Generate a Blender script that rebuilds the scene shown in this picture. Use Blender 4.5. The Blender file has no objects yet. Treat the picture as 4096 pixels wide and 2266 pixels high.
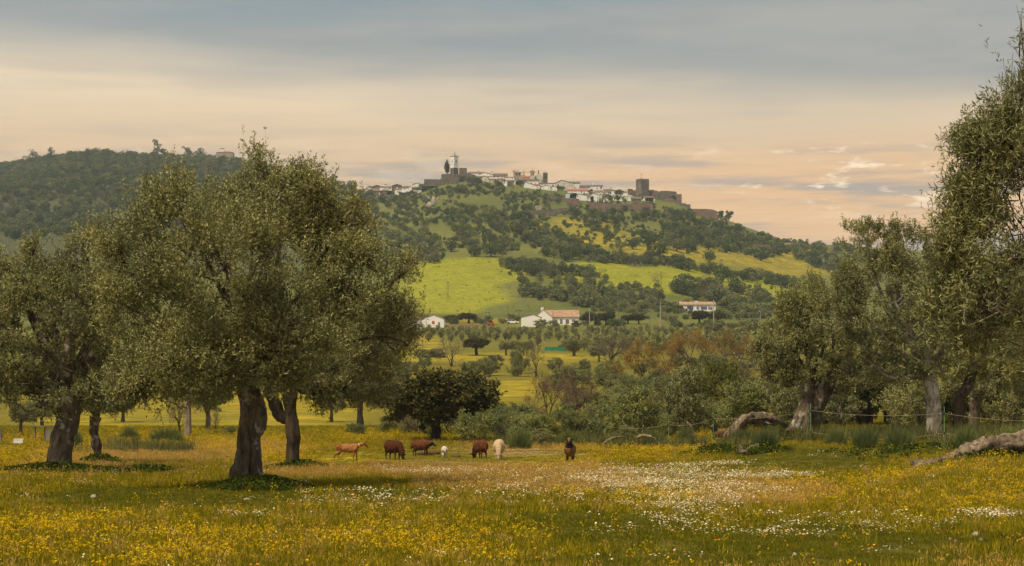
import bpy, math, random
import numpy as np
from mathutils import Vector, Matrix
R = math.radians
sc = bpy.context.scene
random.seed(7)
RNG = np.random.default_rng(7)

# ------------------------------------------------------------------ camera
FP, CX, HY, EYE = 8000.0, 2048.0, 1703.0, 1.5      # focal length, centre and horizon in photo pixels; eye height
cam_d = bpy.data.cameras.new('camera')
cam_d.sensor_width = 36.0
cam_d.lens = FP / 4096.0 * 36.0
cam_d.shift_y = (HY - 1133.0) / 4096.0
cam_d.clip_start, cam_d.clip_end = 0.3, 20000.0
cam = bpy.data.objects.new('camera', cam_d)
sc.collection.objects.link(cam)
cam.location = (0, 0, EYE)
cam.rotation_euler = (R(90), 0, 0)
sc.camera = cam
sc.cycles.max_bounces = 5; sc.cycles.diffuse_bounces = 3; sc.cycles.glossy_bounces = 1; sc.cycles.transmission_bounces = 3; sc.cycles.volume_bounces = 0; sc.cycles.transparent_max_bounces = 4

# ------------------------------------------------------------------ light
EXPOSURE = 1.7
SKYK = 0.80
SUN_EL, SUN_AZ = R(60), R(-42)          # azimuth from behind the camera, to its left
sc.view_settings.view_transform = 'Standard'
sc.view_settings.look = 'None'
sc.view_settings.gamma = 1.0
sc.view_settings.exposure = EXPOSURE
sun_d = bpy.data.lights.new('sun', 'SUN')
sun_d.energy, sun_d.angle, sun_d.color = 1.5, R(14), (1.0, 0.85, 0.60)
sun = bpy.data.objects.new('sun', sun_d)
sc.collection.objects.link(sun)
sdir = Vector((math.sin(SUN_AZ) * math.cos(SUN_EL), -math.cos(SUN_AZ) * math.cos(SUN_EL), math.sin(SUN_EL)))
sun.rotation_euler = sdir.to_track_quat('Z', 'Y').to_euler()
sun.location = sdir * 100

class NT:
    """tiny helper for node trees"""
    def __init__(s, tree): s.t = tree; s.n = tree.nodes; s.l = tree.links
    def new(s, typ, **kw):
        n = s.n.new(typ)
        for k, v in kw.items():
            if k[0] == 'i' and k[1:].isdigit(): s.set(n.inputs[int(k[1:])], v)
            elif k.startswith('in_'): s.set(n.inputs[k[3:].replace('_', ' ')], v)
            else: setattr(n, k, v)
        return n
    def set(s, sock, v):
        if hasattr(v, 'is_output'): s.l.new(v, sock)
        else: sock.default_value = v
    def math(s, op, a, b=None, c=None, clamp=False):
        n = s.n.new('ShaderNodeMath'); n.operation = op; n.use_clamp = clamp
        for i, v in enumerate((a, b, c)):
            if v is not None: s.set(n.inputs[i], v)
        return n.outputs[0]
    def mix(s, f, a, b, mode='MIX'):
        n = s.n.new('ShaderNodeMix'); n.data_type = 'RGBA'; n.blend_type = mode
        s.set(n.inputs[0], f); s.set(n.inputs[6], a); s.set(n.inputs[7], b)
        return n.outputs[2]
    def sstep(s, v, lo, hi):
        n = s.n.new('ShaderNodeMapRange'); n.interpolation_type = 'SMOOTHSTEP'
        s.set(n.inputs[0], v); s.set(n.inputs[1], lo); s.set(n.inputs[2], hi)
        return n.outputs[0]
    def noise(s, vec, scale, detail=3.0, rough=0.55):
        n = s.n.new('ShaderNodeTexNoise')
        if vec is not None: s.l.new(vec, n.inputs['Vector'])
        n.inputs['Scale'].default_value = scale; n.inputs['Detail'].default_value = detail; n.inputs['Roughness'].default_value = rough
        return n.outputs['Fac']
    def ramp(s, f, stops):
        n = s.n.new('ShaderNodeValToRGB'); s.set(n.inputs[0], f)
        e = n.color_ramp.elements
        while len(e) < len(stops): e.new(0.5)
        for q, (p, c) in zip(e, stops):
            q.position = p; q.color = (*c, 1) if len(c) == 3 else c
        return n.outputs[0]
    def vmul(s, v, k):
        n = s.n.new('ShaderNodeVectorMath'); n.operation = 'MULTIPLY'; s.set(n.inputs[0], v); s.set(n.inputs[1], k); return n.outputs[0]

def C4(c): return (c[0], c[1], c[2], 1.0)

world = bpy.data.worlds.new('World'); sc.world = world; world.use_nodes = True
W = NT(world.node_tree); W.n.clear()
tc = W.new('ShaderNodeTexCoord').outputs['Generated']
sp = W.new('ShaderNodeSeparateXYZ', i0=tc)
dx, dy, dz = sp.outputs
hyp = W.math('SQRT', W.math('ADD', W.math('MULTIPLY', dx, dx), W.math('MULTIPLY', dy, dy)))
hyp = W.math('MAXIMUM', hyp, 0.02)
el = W.math('DIVIDE', dz, hyp)                     # tangent of the elevation
azs = W.math('DIVIDE', dx, hyp)
vs = W.vmul(tc, (2.2, 2.2, 16.0))                  # flattened clouds: long level streaks
vs2 = W.vmul(tc, (5.0, 5.0, 60.0))
vs3 = W.vmul(tc, (16.0, 16.0, 60.0))
n1 = W.noise(vs, 2.1, 4.0, 0.5)
n2 = W.noise(vs2, 2.0, 5.0, 0.55)
n3 = W.noise(vs3, 2.0, 5.0, 0.6)
# warm open band under the deck
low = W.ramp(W.math('MULTIPLY', el, 4.0), [
    (0.00, (0.50, 0.43, 0.36)), (0.34, (0.60, 0.47, 0.35)), (0.44, (0.76, 0.51, 0.28)), (0.55, (0.78, 0.56, 0.34)),
    (0.66, (0.87, 0.68, 0.45)), (0.74, (0.86, 0.70, 0.49)), (1.0, (0.76, 0.66, 0.52))])
lowz = W.sstep(el, 0.150, 0.118)
streak = W.math('MULTIPLY', W.sstep(n2, 0.47, 0.66), W.math('ADD', W.math('MULTIPLY', lowz, 0.85), 0.20))
low = W.mix(W.math('MULTIPLY', W.math('MULTIPLY', lowz, W.sstep(azs, -0.12, 0.14)), 0.75), low, (0.90, 0.54, 0.26, 1))
n4 = W.noise(W.vmul(tc, (9.0, 9.0, 130.0)), 1.6, 6.0, 0.62)
low = W.mix(W.math('MULTIPLY', W.sstep(n4, 0.50, 0.70), W.math('ADD', W.math('MULTIPLY', lowz, 0.5), 0.10)), low, (0.50, 0.40, 0.32, 1))
low = W.mix(W.math('MULTIPLY', W.sstep(n4, 0.47, 0.30), W.math('ADD', W.math('MULTIPLY', lowz, 0.45), 0.10)), low, (1.0, 0.72, 0.44, 1))
low = W.mix(streak, low, (0.47, 0.385, 0.31, 1))
glow = W.sstep(n2, 0.46, 0.30)
low = W.mix(W.math('MULTIPLY', W.math('MULTIPLY', glow, 0.45), lowz), low, (0.95, 0.62, 0.34, 1))
# small bright puffs floating low over the hills
pm = W.math('MULTIPLY', W.sstep(n3, 0.545, 0.645), W.math('MULTIPLY', W.math('ADD', W.math('MULTIPLY', W.sstep(azs, 0.07, 0.15), 0.9), 0.22), W.math('MULTIPLY', W.sstep(el, 0.098, 0.115), W.sstep(el, 0.150, 0.130))))
low = W.mix(W.math('MULTIPLY', pm, 0.75), low, (1.15, 0.92, 0.64, 1))
# the grey-blue deck above
deck = W.ramp(W.math('MULTIPLY', el, 4.0), [(0.60, (0.36, 0.345, 0.32)), (0.75, (0.315, 0.345, 0.345)), (0.86, (0.255, 0.325, 0.345)), (1.0, (0.24, 0.31, 0.335))])
deck = W.mix(W.sstep(n1, 0.35, 0.72), deck, (0.42, 0.405, 0.37, 1))
deck = W.mix(W.math('MULTIPLY', W.sstep(W.noise(vs, 5.5, 5.0, 0.6), 0.42, 0.70), 0.35), deck, (0.25, 0.29, 0.30, 1))
edge = W.math('ADD', W.math('ADD', el, W.math('MULTIPLY', W.math('SUBTRACT', n1, 0.5), 0.055)), W.math('MULTIPLY', azs, 0.055))
df = W.sstep(edge, 0.150, 0.192)
skyc = W.mix(df, low, deck)
nish = W.new('ShaderNodeTexSky', sky_type='NISHITA', sun_disc=False, sun_elevation=SUN_EL, sun_rotation=math.pi + SUN_AZ, dust_density=2.0)
addn = W.mix(1.0, skyc, W.mix(1.0, nish.outputs[0], (0.006, 0.006, 0.006, 1), 'MULTIPLY'), 'ADD')
bg = W.new('ShaderNodeBackground', i0=addn, i1=SKYK * 2 ** (-EXPOSURE) * 1.25)
W.l.new(bg.outputs[0], W.new('ShaderNodeOutputWorld').inputs[0])

# ------------------------------------------------------------------ noise, terrain
def vnoise(P, seed=0):
    P = np.asarray(P, float)
    i = np.floor(P).astype(np.int64); f = P - i; f = f * f * (3 - 2 * f)
    def h(a, b, c):
        v = (a * 374761393 + b * 668265263 + c * 2147483647 + seed * 974711) & 0xffffffff
        v = ((v ^ (v >> 13)) * 1274126177) & 0xffffffff
        return ((v ^ (v >> 16)) & 0xffff) / 32767.5 - 1
    x, y, z = i[..., 0], i[..., 1], i[..., 2]; u, v, w = f[..., 0], f[..., 1], f[..., 2]
    r = 0
    for a in (0, 1):
        for b in (0, 1):
            for c in (0, 1):
                r = r + h(x + a, y + b, z + c) * (u if a else 1 - u) * (v if b else 1 - v) * (w if c else 1 - w)
    return r
def fbm(P, seed=0, oct=3):
    P = np.asarray(P, float); r = 0; a = 1.0
    for k in range(oct): r = r + a * vnoise(P * 2 ** k, seed + k); a *= 0.5
    return r
def sstep(lo, hi, v):
    t = np.clip((np.asarray(v, float) - lo) / (hi - lo), 0, 1); return t * t * (3 - 2 * t)

_Y = [0, 60, 80, 95, 110, 130, 160, 200, 260, 330, 400, 500, 600, 680, 760]
_y = [0, 0, 1848, 1815, 1786, 1745, 1690, 1632, 1565, 1500, 1444, 1386, 1330, 1290, 1250]
_z = [0.0, 0.0] + [EYE + (HY - y) * Y / FP for Y, y in zip(_Y[2:], _y[2:])]
_ty = np.arange(0, 780, 2.0); _tz = np.interp(_ty, _Y, _z)
_k = np.ones(9) / 9; _tz = np.convolve(np.pad(_tz, 4, mode='edge'), _k, mode='valid'); _tz[-6:] = np.interp(_ty[-6:], _Y, _z)
ZB = EYE + (HY - 1250) * 760 / FP
_ru = [-4000, -1500, -400, 0, 150, 233, 326, 410, 512, 652, 838, 955, 1048, 1108, 1262, 1350, 1450, 1500, 1600, 1700, 1765, 1870, 1950, 2100, 2200, 2300, 2400, 2500, 2600, 2700, 2770, 2880, 2940, 3000, 3110, 3140, 3250, 3400, 3800, 4500, 8000]
_ry = [950, 800, 720, 676, 650, 640, 624, 617, 632, 637, 645, 655, 680, 700, 728, 748, 778, 782, 778, 752, 728, 720, 726, 742, 757, 762, 772, 784, 793, 806, 836, 880, 890, 915, 950, 962, 976, 984, 1010, 1060, 1250]
_du = [-4000, 0, 600, 1100, 1400, 1700, 2100, 2800, 3000, 3400, 4500, 8000]
_dd = [2300, 2150, 2000, 1800, 1600, 1510, 1500, 1490, 1560, 1850, 2200, 2200]
def ridge(u):
    Dr = np.interp(u, _du, _dd); return Dr, EYE + (HY - np.interp(u, _ru, _ry)) * Dr / FP
def gz(X, Y):
    X = np.asarray(X, float); Y = np.asarray(Y, float)
    u = CX + FP * X / np.maximum(Y, 4.0)
    z = np.interp(Y, _ty, _tz)
    z = z + 0.75 * sstep(2620, 3250, u) * sstep(58, 97, Y)
    z = z + 0.45 * sstep(3500, 4000, u) * sstep(36, 60, Y) * (1 - sstep(70, 95, Y))
    Dr, zr = ridge(u)
    t = (Y - 760) / (Dr - 760)
    bulge = 9 * np.sin(np.clip(t, 0, 1) * math.pi) * fbm(np.stack([X / 260, Y / 260, 0 * X], -1), 3, 2)
    zh = ZB + (zr - ZB) * t + bulge * sstep(0, .2, t) * (1 - sstep(.8, 1, t))
    over = np.maximum(Y - Dr, 0)
    zh = np.where(t > 1, zr - 0.0009 * over ** 1.55, zh)
    z = np.where(Y > 760, zh, z)
    return z + 0.05 * fbm(np.stack([X / 1.7, Y / 2.3, 0 * X], -1), 11, 3) * (1 - sstep(90, 140, Y))
def pxy(X, Y, Z): return CX + FP * X / Y, HY - FP * (Z - EYE) / Y
def at(x, y, Y): return Vector(((x - CX) * Y / FP, Y, EYE + (HY - y) * Y / FP))
_scan = np.concatenate([np.arange(16, 140, 0.5), np.arange(140, 2300, 4.0)])
def Yof(x, y):
    """distance at which the ground on bearing x shows at photo row y"""
    yy = HY - FP * (gz((x - CX) * _scan / FP, _scan) - EYE) / _scan
    ok = np.nonzero(yy <= y)[0]
    D = float(np.interp(x, _du, _dd))
    return min(float(_scan[ok[0]]) if len(ok) else D, D)
def G(x, Y):
    X = (x - CX) * Y / FP
    return Vector((X, Y, float(gz(np.array([X]), np.array([Y]))[0])))

# ------------------------------------------------------------------ mesh helpers
COL = sc.collection
def npmesh(name, V, F, smooth=False, fattr=None, vattr=None):
    V = np.asarray(V, np.float32); F = np.asarray(F, np.int32); k = F.shape[1]; m = len(F)
    me = bpy.data.meshes.new(name)
    me.vertices.add(len(V)); me.vertices.foreach_set('co', V.ravel())
    me.loops.add(k * m); me.loops.foreach_set('vertex_index', F.ravel())
    me.polygons.add(m); me.polygons.foreach_set('loop_start', np.arange(m, dtype=np.int32) * k)
    me.update(calc_edges=True)
    if smooth: me.polygons.foreach_set('use_smooth', np.ones(m, bool))
    for d, dom in ((fattr, 'FACE'), (vattr, 'POINT')):
        for a, v in (d or {}).items():
            v = np.asarray(v, np.float32)
            at_ = me.attributes.new(a, 'FLOAT' if v.ndim == 1 else 'FLOAT_VECTOR', dom)
            at_.data.foreach_set('value' if v.ndim == 1 else 'vector', v.ravel())
    return me
def pymesh(name, V, F, smooth=False):
    me = bpy.data.meshes.new(name); me.from_pydata([tuple(v) for v in V], [], F); me.update()
    if smooth:
        for p in me.polygons: p.use_smooth = True
    return me
def ob(name, me, mat=None, parent=None, loc=None):
    o = bpy.data.objects.new(name, me); COL.objects.link(o)
    if mat is not None and me is not None and not me.materials:
        for m in (mat if isinstance(mat, (list, tuple)) else [mat]): me.materials.append(m)
    if parent is not None: o.parent = parent
    if loc is not None: o.location = loc
    return o
def tag(o, label=None, cat=None, group=None, kind=None):
    for k, v in (('label', label), ('category', cat), ('group', group), ('kind', kind)):
        if v: o[k] = v
    return o
def thing(name, label, cat, loc=(0, 0, 0), rz=0.0, group=None):
    o = bpy.data.objects.new(name, None); COL.objects.link(o); o.location = loc; o.rotation_euler = (0, 0, rz)
    o.empty_display_size = 0.2
    return tag(o, label, cat, group)
class MB:
    def __init__(s): s.v = []; s.f = []
    def add(s, V, F):
        b = len(s.v); s.v += [tuple(v) for v in V]; s.f += [tuple(i + b for i in f) for f in F]; return s
    def box(s, x0, x1, y0, y1, z0, z1):
        return s.add([(x0, y0, z0), (x1, y0, z0), (x1, y1, z0), (x0, y1, z0), (x0, y0, z1), (x1, y0, z1), (x1, y1, z1), (x0, y1, z1)],
                     [(0, 3, 2, 1), (4, 5, 6, 7), (0, 1, 5, 4), (1, 2, 6, 5), (2, 3, 7, 6), (3, 0, 4, 7)])
    def frus(s, n, r0, r1, z0, z1, cx=0, cy=0, rot=0, cap=True):
        V = []
        for r, z in ((r0, z0), (r1, z1)):
            V += [(cx + r * math.cos(rot + 2 * math.pi * k / n), cy + r * math.sin(rot + 2 * math.pi * k / n), z) for k in range(n)]
        F = [(k, (k + 1) % n, n + (k + 1) % n, n + k) for k in range(n)]
        if cap: F += [tuple(range(n, 2 * n)), tuple(range(n - 1, -1, -1))]
        return s.add(V, F)
    def prism(s, poly, y0, y1):
        """polygon in x,z extruded along y"""
        n = len(poly)
        V = [(x, y0, z) for x, z in poly] + [(x, y1, z) for x, z in poly]
        return s.add(V, [tuple(range(n)), tuple(range(2 * n - 1, n - 1, -1))] + [(k, n + k, n + (k + 1) % n, (k + 1) % n) for k in range(n)])
    def bar(s, a, b, r, n=5, r2=None):
        a = Vector(a); b = Vector(b); d = (b - a).normalized(); u = d.orthogonal().normalized(); w = d.cross(u); r2 = r if r2 is None else r2
        V = []
        for p, q in ((a, r), (b, r2)): V += [p + (u * math.cos(2 * math.pi * k / n) + w * math.sin(2 * math.pi * k / n)) * q for k in range(n)]
        return s.add(V, [(k, (k + 1) % n, n + (k + 1) % n, n + k) for k in range(n)] + [tuple(range(n - 1, -1, -1)), tuple(range(n, 2 * n))])
    def mesh(s, name, smooth=False): return pymesh(name, s.v, s.f, smooth)
    def ob(s, name, mat, parent=None, loc=None, smooth=False): return ob(name, s.mesh(name, smooth), mat, parent, loc)

# ------------------------------------------------------------------ materials
MAT = {}
def mat(name, c1, c2=None, scale=3.0, rough=0.9, bump=0.0, bscale=None, detail=5.0, dist=0.02, spec=0.2, coord='Object', jitter=0.0, third=None):
    m = bpy.data.materials.new(name); m.use_nodes = True; N = NT(m.node_tree); b = N.n['Principled BSDF']
    tcn = N.new('ShaderNodeTexCoord'); v = tcn.outputs[coord]
    f = N.noise(v, scale, detail, 0.6)
    col = N.ramp(f, [(0.32, c1), (0.68, c2 or c1)])
    if third: col = N.mix(N.sstep(N.noise(v, scale * 0.23, 4.0, 0.6), 0.54, 0.62), col, C4(third))
    if jitter:
        oi = N.new('ShaderNodeObjectInfo').outputs['Random']
        col = N.mix(1.0, col, N.ramp(oi, [(0.0, (1 - jitter,) * 3), (0.5, (1, 1 - jitter * .2, 1 - jitter * .4)), (1.0, (1 + jitter, 1 + jitter, 1 + jitter * 1.1))]), 'MULTIPLY')
    N.l.new(col, b.inputs['Base Color']); b.inputs['Roughness'].default_value = rough
    b.inputs['Specular IOR Level'].default_value = spec
    if bump:
        bn = N.new('ShaderNodeBump'); bn.inputs['Strength'].default_value = bump; bn.inputs['Distance'].default_value = dist
        N.l.new(N.noise(v, bscale or scale * 2, 5.0, 0.6), bn.inputs['Height']); N.l.new(bn.outputs[0], b.inputs['Normal'])
    MAT[name] = m; return m
mat('whitewash', (0.74, 0.72, 0.68), (0.84, 0.83, 0.80), 0.25, 0.9, jitter=0.06)
mat('worn_whitewash', (0.38, 0.34, 0.29), (0.70, 0.66, 0.59), 0.35, 0.95)
mat('pale_blue_wash', (0.50, 0.60, 0.63), (0.66, 0.68, 0.68), 0.3, 0.9)
mat('schist', (0.085, 0.070, 0.058), (0.20, 0.165, 0.135), 0.45, 0.95, bump=0.6, bscale=1.6, dist=0.3, jitter=0.10)
mat('schist_pink', (0.13, 0.085, 0.065), (0.24, 0.165, 0.125), 0.45, 0.95, bump=0.6, bscale=1.6, dist=0.3)
mat('tan_stone', (0.26, 0.21, 0.155), (0.42, 0.36, 0.28), 0.5, 0.95)
mat('terracotta', (0.19, 0.085, 0.05), (0.33, 0.165, 0.10), 0.9, 0.9, bump=0.4, bscale=5, dist=0.08, jitter=0.12)
mat('old_tile', (0.105, 0.075, 0.057), (0.21, 0.145, 0.105), 0.7, 0.9, bump=0.4, bscale=4, dist=0.1, jitter=0.12)
mat('red_tile', (0.30, 0.10, 0.07), (0.38, 0.14, 0.10), 0.8, 0.85)
mat('dark_glass', (0.015, 0.018, 0.022), (0.04, 0.045, 0.05), 2, 0.25, spec=0.5)
mat('blue_trim', (0.03, 0.06, 0.17), (0.05, 0.09, 0.22), 2, 0.7)
mat('red_paint', (0.42, 0.045, 0.03), (0.50, 0.06, 0.04), 2, 0.6)
mat('white_paint', (0.72, 0.71, 0.69), (0.80, 0.79, 0.77), 1, 0.5)
mat('grey_concrete', (0.26, 0.25, 0.23), (0.40, 0.38, 0.35), 1.5, 0.9)
mat('dark_iron', (0.02, 0.02, 0.02), (0.05, 0.045, 0.04), 4, 0.6)
mat('rubber', (0.012, 0.012, 0.012), (0.02, 0.02, 0.02), 4, 0.8)
mat('pole_wood', (0.13, 0.105, 0.08), (0.27, 0.22, 0.17), 2.5, 0.9)
mat('crane_yellow', (0.55, 0.33, 0.05), (0.60, 0.36, 0.06), 2, 0.6)
mat('green_net', (0.015, 0.16, 0.095), (0.03, 0.22, 0.13), 2, 0.8)
mat('fence_green', (0.10, 0.26, 0.09), (0.17, 0.36, 0.14), 6, 0.5)
mat('rope', (0.42, 0.36, 0.24), (0.55, 0.48, 0.33), 20, 0.9)
mat('limestone_rock', (0.20, 0.17, 0.13), (0.42, 0.37, 0.30), 0.8, 0.95, bump=0.6, dist=0.2)
mat('farm_tile', (0.26, 0.155, 0.098), (0.42, 0.275, 0.185), 0.8, 0.9, bump=0.4, bscale=5, dist=0.08, jitter=0.1)
# ------------------------------------------------------------------ the ground: one sheet from the camera to behind the hills
def blob(x, y, lst):
    """soft union of ellipses (cx, cy, rx, ry) in photo pixels of the ground"""
    r = np.zeros_like(np.asarray(x, float))
    for cx, cy, rx, ry in lst:
        d = ((x - cx) / rx) ** 2 + ((y - cy) / ry) ** 2
        r = np.maximum(r, 1 - sstep(0.55, 1.25, np.sqrt(d)))
    return r
Z_YEL = [(550, 2190, 1000, 120), (1500, 2200, 700, 110), (3800, 1970, 420, 130), (4050, 1900, 250, 120), (1500, 1745, 330, 32), (560, 1760, 640, 46), (120, 1850, 260, 70),
         (1050, 1790, 260, 50), (2560, 1800, 330, 52), (2240, 1862, 260, 34), (2750, 1760, 330, 45), (2560, 2010, 300, 50), (1250, 1840, 300, 60), (3350, 2000, 350, 70)]
Z_ANIM = [(1850, 1835, 560, 42), (1390, 1840, 130, 40)]
Z_DRY = [(560, 1825, 460, 42), (1000, 1800, 250, 40), (1750, 1880, 460, 40), (2150, 1935, 520, 46), (1250, 1890, 240, 30), (2100, 1800, 330, 22), (3050, 1990, 300, 55), (2330, 1890, 150, 40), (300, 1880, 220, 22)]
Z_DAI = [(2640, 1905, 260, 26), (2950, 1920, 320, 20), (2500, 1945, 260, 26), (2800, 1985, 330, 38), (2780, 2035, 280, 22), (2880, 1870, 130, 14), (2130, 1812, 190, 10), (1790, 1905, 260, 18), (3950, 2078, 150, 14)]
Z_DAI2 = [(1530, 2015, 330, 36), (3150, 2120, 620, 70), (2700, 2110, 360, 60), (2300, 1960, 500, 80), (1000, 2090, 260, 20)]
Z_LAWN = [(700, 1990, 800, 62), (1500, 1985, 330, 40), (3250, 1845, 430, 62), (3700, 1790, 350, 40), (3300, 2180, 900, 90), (2450, 2130, 500, 70), (3000, 2250, 1300, 60), (2300, 2080, 350, 40)]
Z_HYEL = [(2980, 1020, 300, 48), (3200, 1070, 260, 40), (2320, 905, 130, 40), (2420, 960, 170, 40), (2700, 960, 130, 35), (2600, 1010, 200, 35), (2250, 990, 120, 26), (2100, 905, 120, 20)]
Z_HBRT = [(1900, 1090, 250, 70), (1750, 1190, 330, 70), (2600, 1110, 420, 45), (2900, 1150, 350, 45), (2350, 1070, 180, 22)]
Z_FIELD = [(1900, 1560, 330, 60), (2050, 1440, 420, 26), (1100, 1640, 420, 90), (450, 1660, 400, 80), (1680, 1400, 130, 70), (1900, 1290, 330, 8), (2230, 1300, 170, 8)]
Z_BARE = [(120, 1742, 260, 12), (1840, 1300, 140, 4), (2700, 1985, 90, 16)]
uu = np.concatenate([np.linspace(-3000, -500, 40)[:-1], np.linspace(-500, 4600, 230), np.linspace(4600, 7000, 40)[1:]])
yy = np.concatenate([np.geomspace(1.5, 14, 20)[:-1], np.geomspace(14, 140, 170)[:-1], np.geomspace(140, 760, 80)[:-1], np.linspace(760, 2300, 130)[:-1], np.linspace(2300, 2600, 8)])
U, YY = np.meshgrid(uu, yy)
XX = (U - CX) * YY / FP; ZZ = gz(XX, YY)
gx, gy = pxy(XX, YY, ZZ)
nu, ny = len(uu), len(yy)
idx = np.arange(nu * ny).reshape(ny, nu)
F = np.stack([idx[:-1, :-1], idx[:-1, 1:], idx[1:, 1:], idx[1:, :-1]], -1).reshape(-1, 4)
far = sstep(300, 760, YY)
wob = 18 * fbm(np.stack([XX / 3, YY / 3, 0 * XX], -1), 5, 3)
wobf = 14 * fbm(np.stack([XX / 60, YY / 60, 0 * XX], -1), 6, 3)
yel = np.where(YY < 140, blob(gx + wob * 3, gy + wob * .5, Z_YEL), blob(gx + wobf * 2, gy + wobf * .6, Z_HYEL + Z_FIELD))
dry = np.where(YY < 140, blob(gx + wob * 3, gy + wob * .5, Z_DRY), 0)
brt = np.where(YY < 140, blob(gx + wob * 2, gy + wob * .4, Z_LAWN), blob(gx + wobf * 2, gy + wobf * .6, Z_HBRT))
bare = blob(gx + wobf, gy + wobf * .2, Z_BARE)
me = npmesh('ground', np.stack([XX, YY, ZZ], -1).reshape(-1, 3), F, True,
            vattr={'flowers': yel.ravel(), 'dry': dry.ravel(), 'lush': brt.ravel(), 'bare': bare.ravel(), 'upland': far.ravel(), 'wooded': (sstep(1420, 1180, U) * sstep(820, 1000, YY)).ravel()})
m = bpy.data.materials.new('meadow_ground'); m.use_nodes = True; N = NT(m.node_tree); b = N.n['Principled BSDF']
def A(nm): return N.new('ShaderNodeAttribute', attribute_name=nm).outputs['Fac']
geo = N.new('ShaderNodeNewGeometry').outputs['Position']
nf = N.noise(geo, 1.6, 6.0, 0.65); nm_ = N.noise(geo, 0.16, 5.0, 0.6); nh = N.noise(geo, 0.012, 6.0, 0.65); nt = N.noise(geo, 0.5, 4.0, 0.7)
near = N.ramp(nf, [(0.30, (0.060, 0.054, 0.008)), (0.50, (0.15, 0.128, 0.012)), (0.70, (0.23, 0.18, 0.020))])
near = N.mix(N.math('MULTIPLY', A('dry'), 0.75), near, N.ramp(nf, [(0.3, (0.18, 0.12, 0.045)), (0.7, (0.34, 0.235, 0.10))]))
near = N.mix(N.math('MULTIPLY', A('lush'), 0.8), near, N.ramp(nf, [(0.3, (0.035, 0.036, 0.006)), (0.7, (0.12, 0.105, 0.012))]))
upl = N.ramp(nh, [(0.30, (0.075, 0.088, 0.026)), (0.5, (0.12, 0.128, 0.030)), (0.7, (0.16, 0.155, 0.040))])
tuss = N.noise(N.vmul(geo, (1.0, 0.45, 1.0)), 0.55, 5.0, 0.75)
lushf = N.math('MULTIPLY', N.sstep(N.math('ADD', A('lush'), N.math('MULTIPLY', N.math('SUBTRACT', N.noise(geo, 0.035, 6.0, 0.7), 0.5), 0.9)), 0.15, 0.75), 0.85)
upl = N.mix(lushf, upl, N.ramp(nm_, [(0.3, (0.20, 0.215, 0.014)), (0.7, (0.29, 0.275, 0.018))]))
col = N.mix(A('upland'), near, upl)
fl = N.math('MULTIPLY', A('flowers'), N.sstep(N.math('ADD', N.math('MULTIPLY', nm_, 0.5), N.math('MULTIPLY', nt, 0.5)), 0.30, 0.62))
col = N.mix(N.math('MULTIPLY', fl, 0.85), col, N.ramp(nm_, [(0.35, (0.24, 0.20, 0.012)), (0.65, (0.42, 0.30, 0.018))]))
col = N.mix(A('upland'), col, N.mix(1.0, col, N.ramp(tuss, [(0.30, (0.62, 0.66, 0.7)), (0.5, (1, 1, 1)), (0.70, (1.25, 1.18, 1.0))]), 'MULTIPLY'))
stain = N.noise(N.vmul(geo, (1.0, 0.35, 1.0)), 0.045, 5.0, 0.65)
col = N.mix(N.math('MULTIPLY', N.sstep(stain, 0.55, 0.70), 0.45), col, (0.075, 0.075, 0.03, 1))
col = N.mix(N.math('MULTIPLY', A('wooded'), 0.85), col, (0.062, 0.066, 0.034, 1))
col = N.mix(A('bare'), col, (0.16, 0.085, 0.045, 1))
N.l.new(col, b.inputs['Base Color']); b.inputs['Roughness'].default_value = 0.95; b.inputs['Specular IOR Level'].default_value = 0.1
bn = N.new('ShaderNodeBump'); bn.inputs['Strength'].default_value = 0.8; bn.inputs['Distance'].default_value = 0.35
N.l.new(N.math('ADD', nt, N.math('MULTIPLY', nf, 0.4)), bn.inputs['Height']); N.l.new(bn.outputs[0], b.inputs['Normal'])
ground = ob('ground', me, m); tag(ground, kind='structure')

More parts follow.
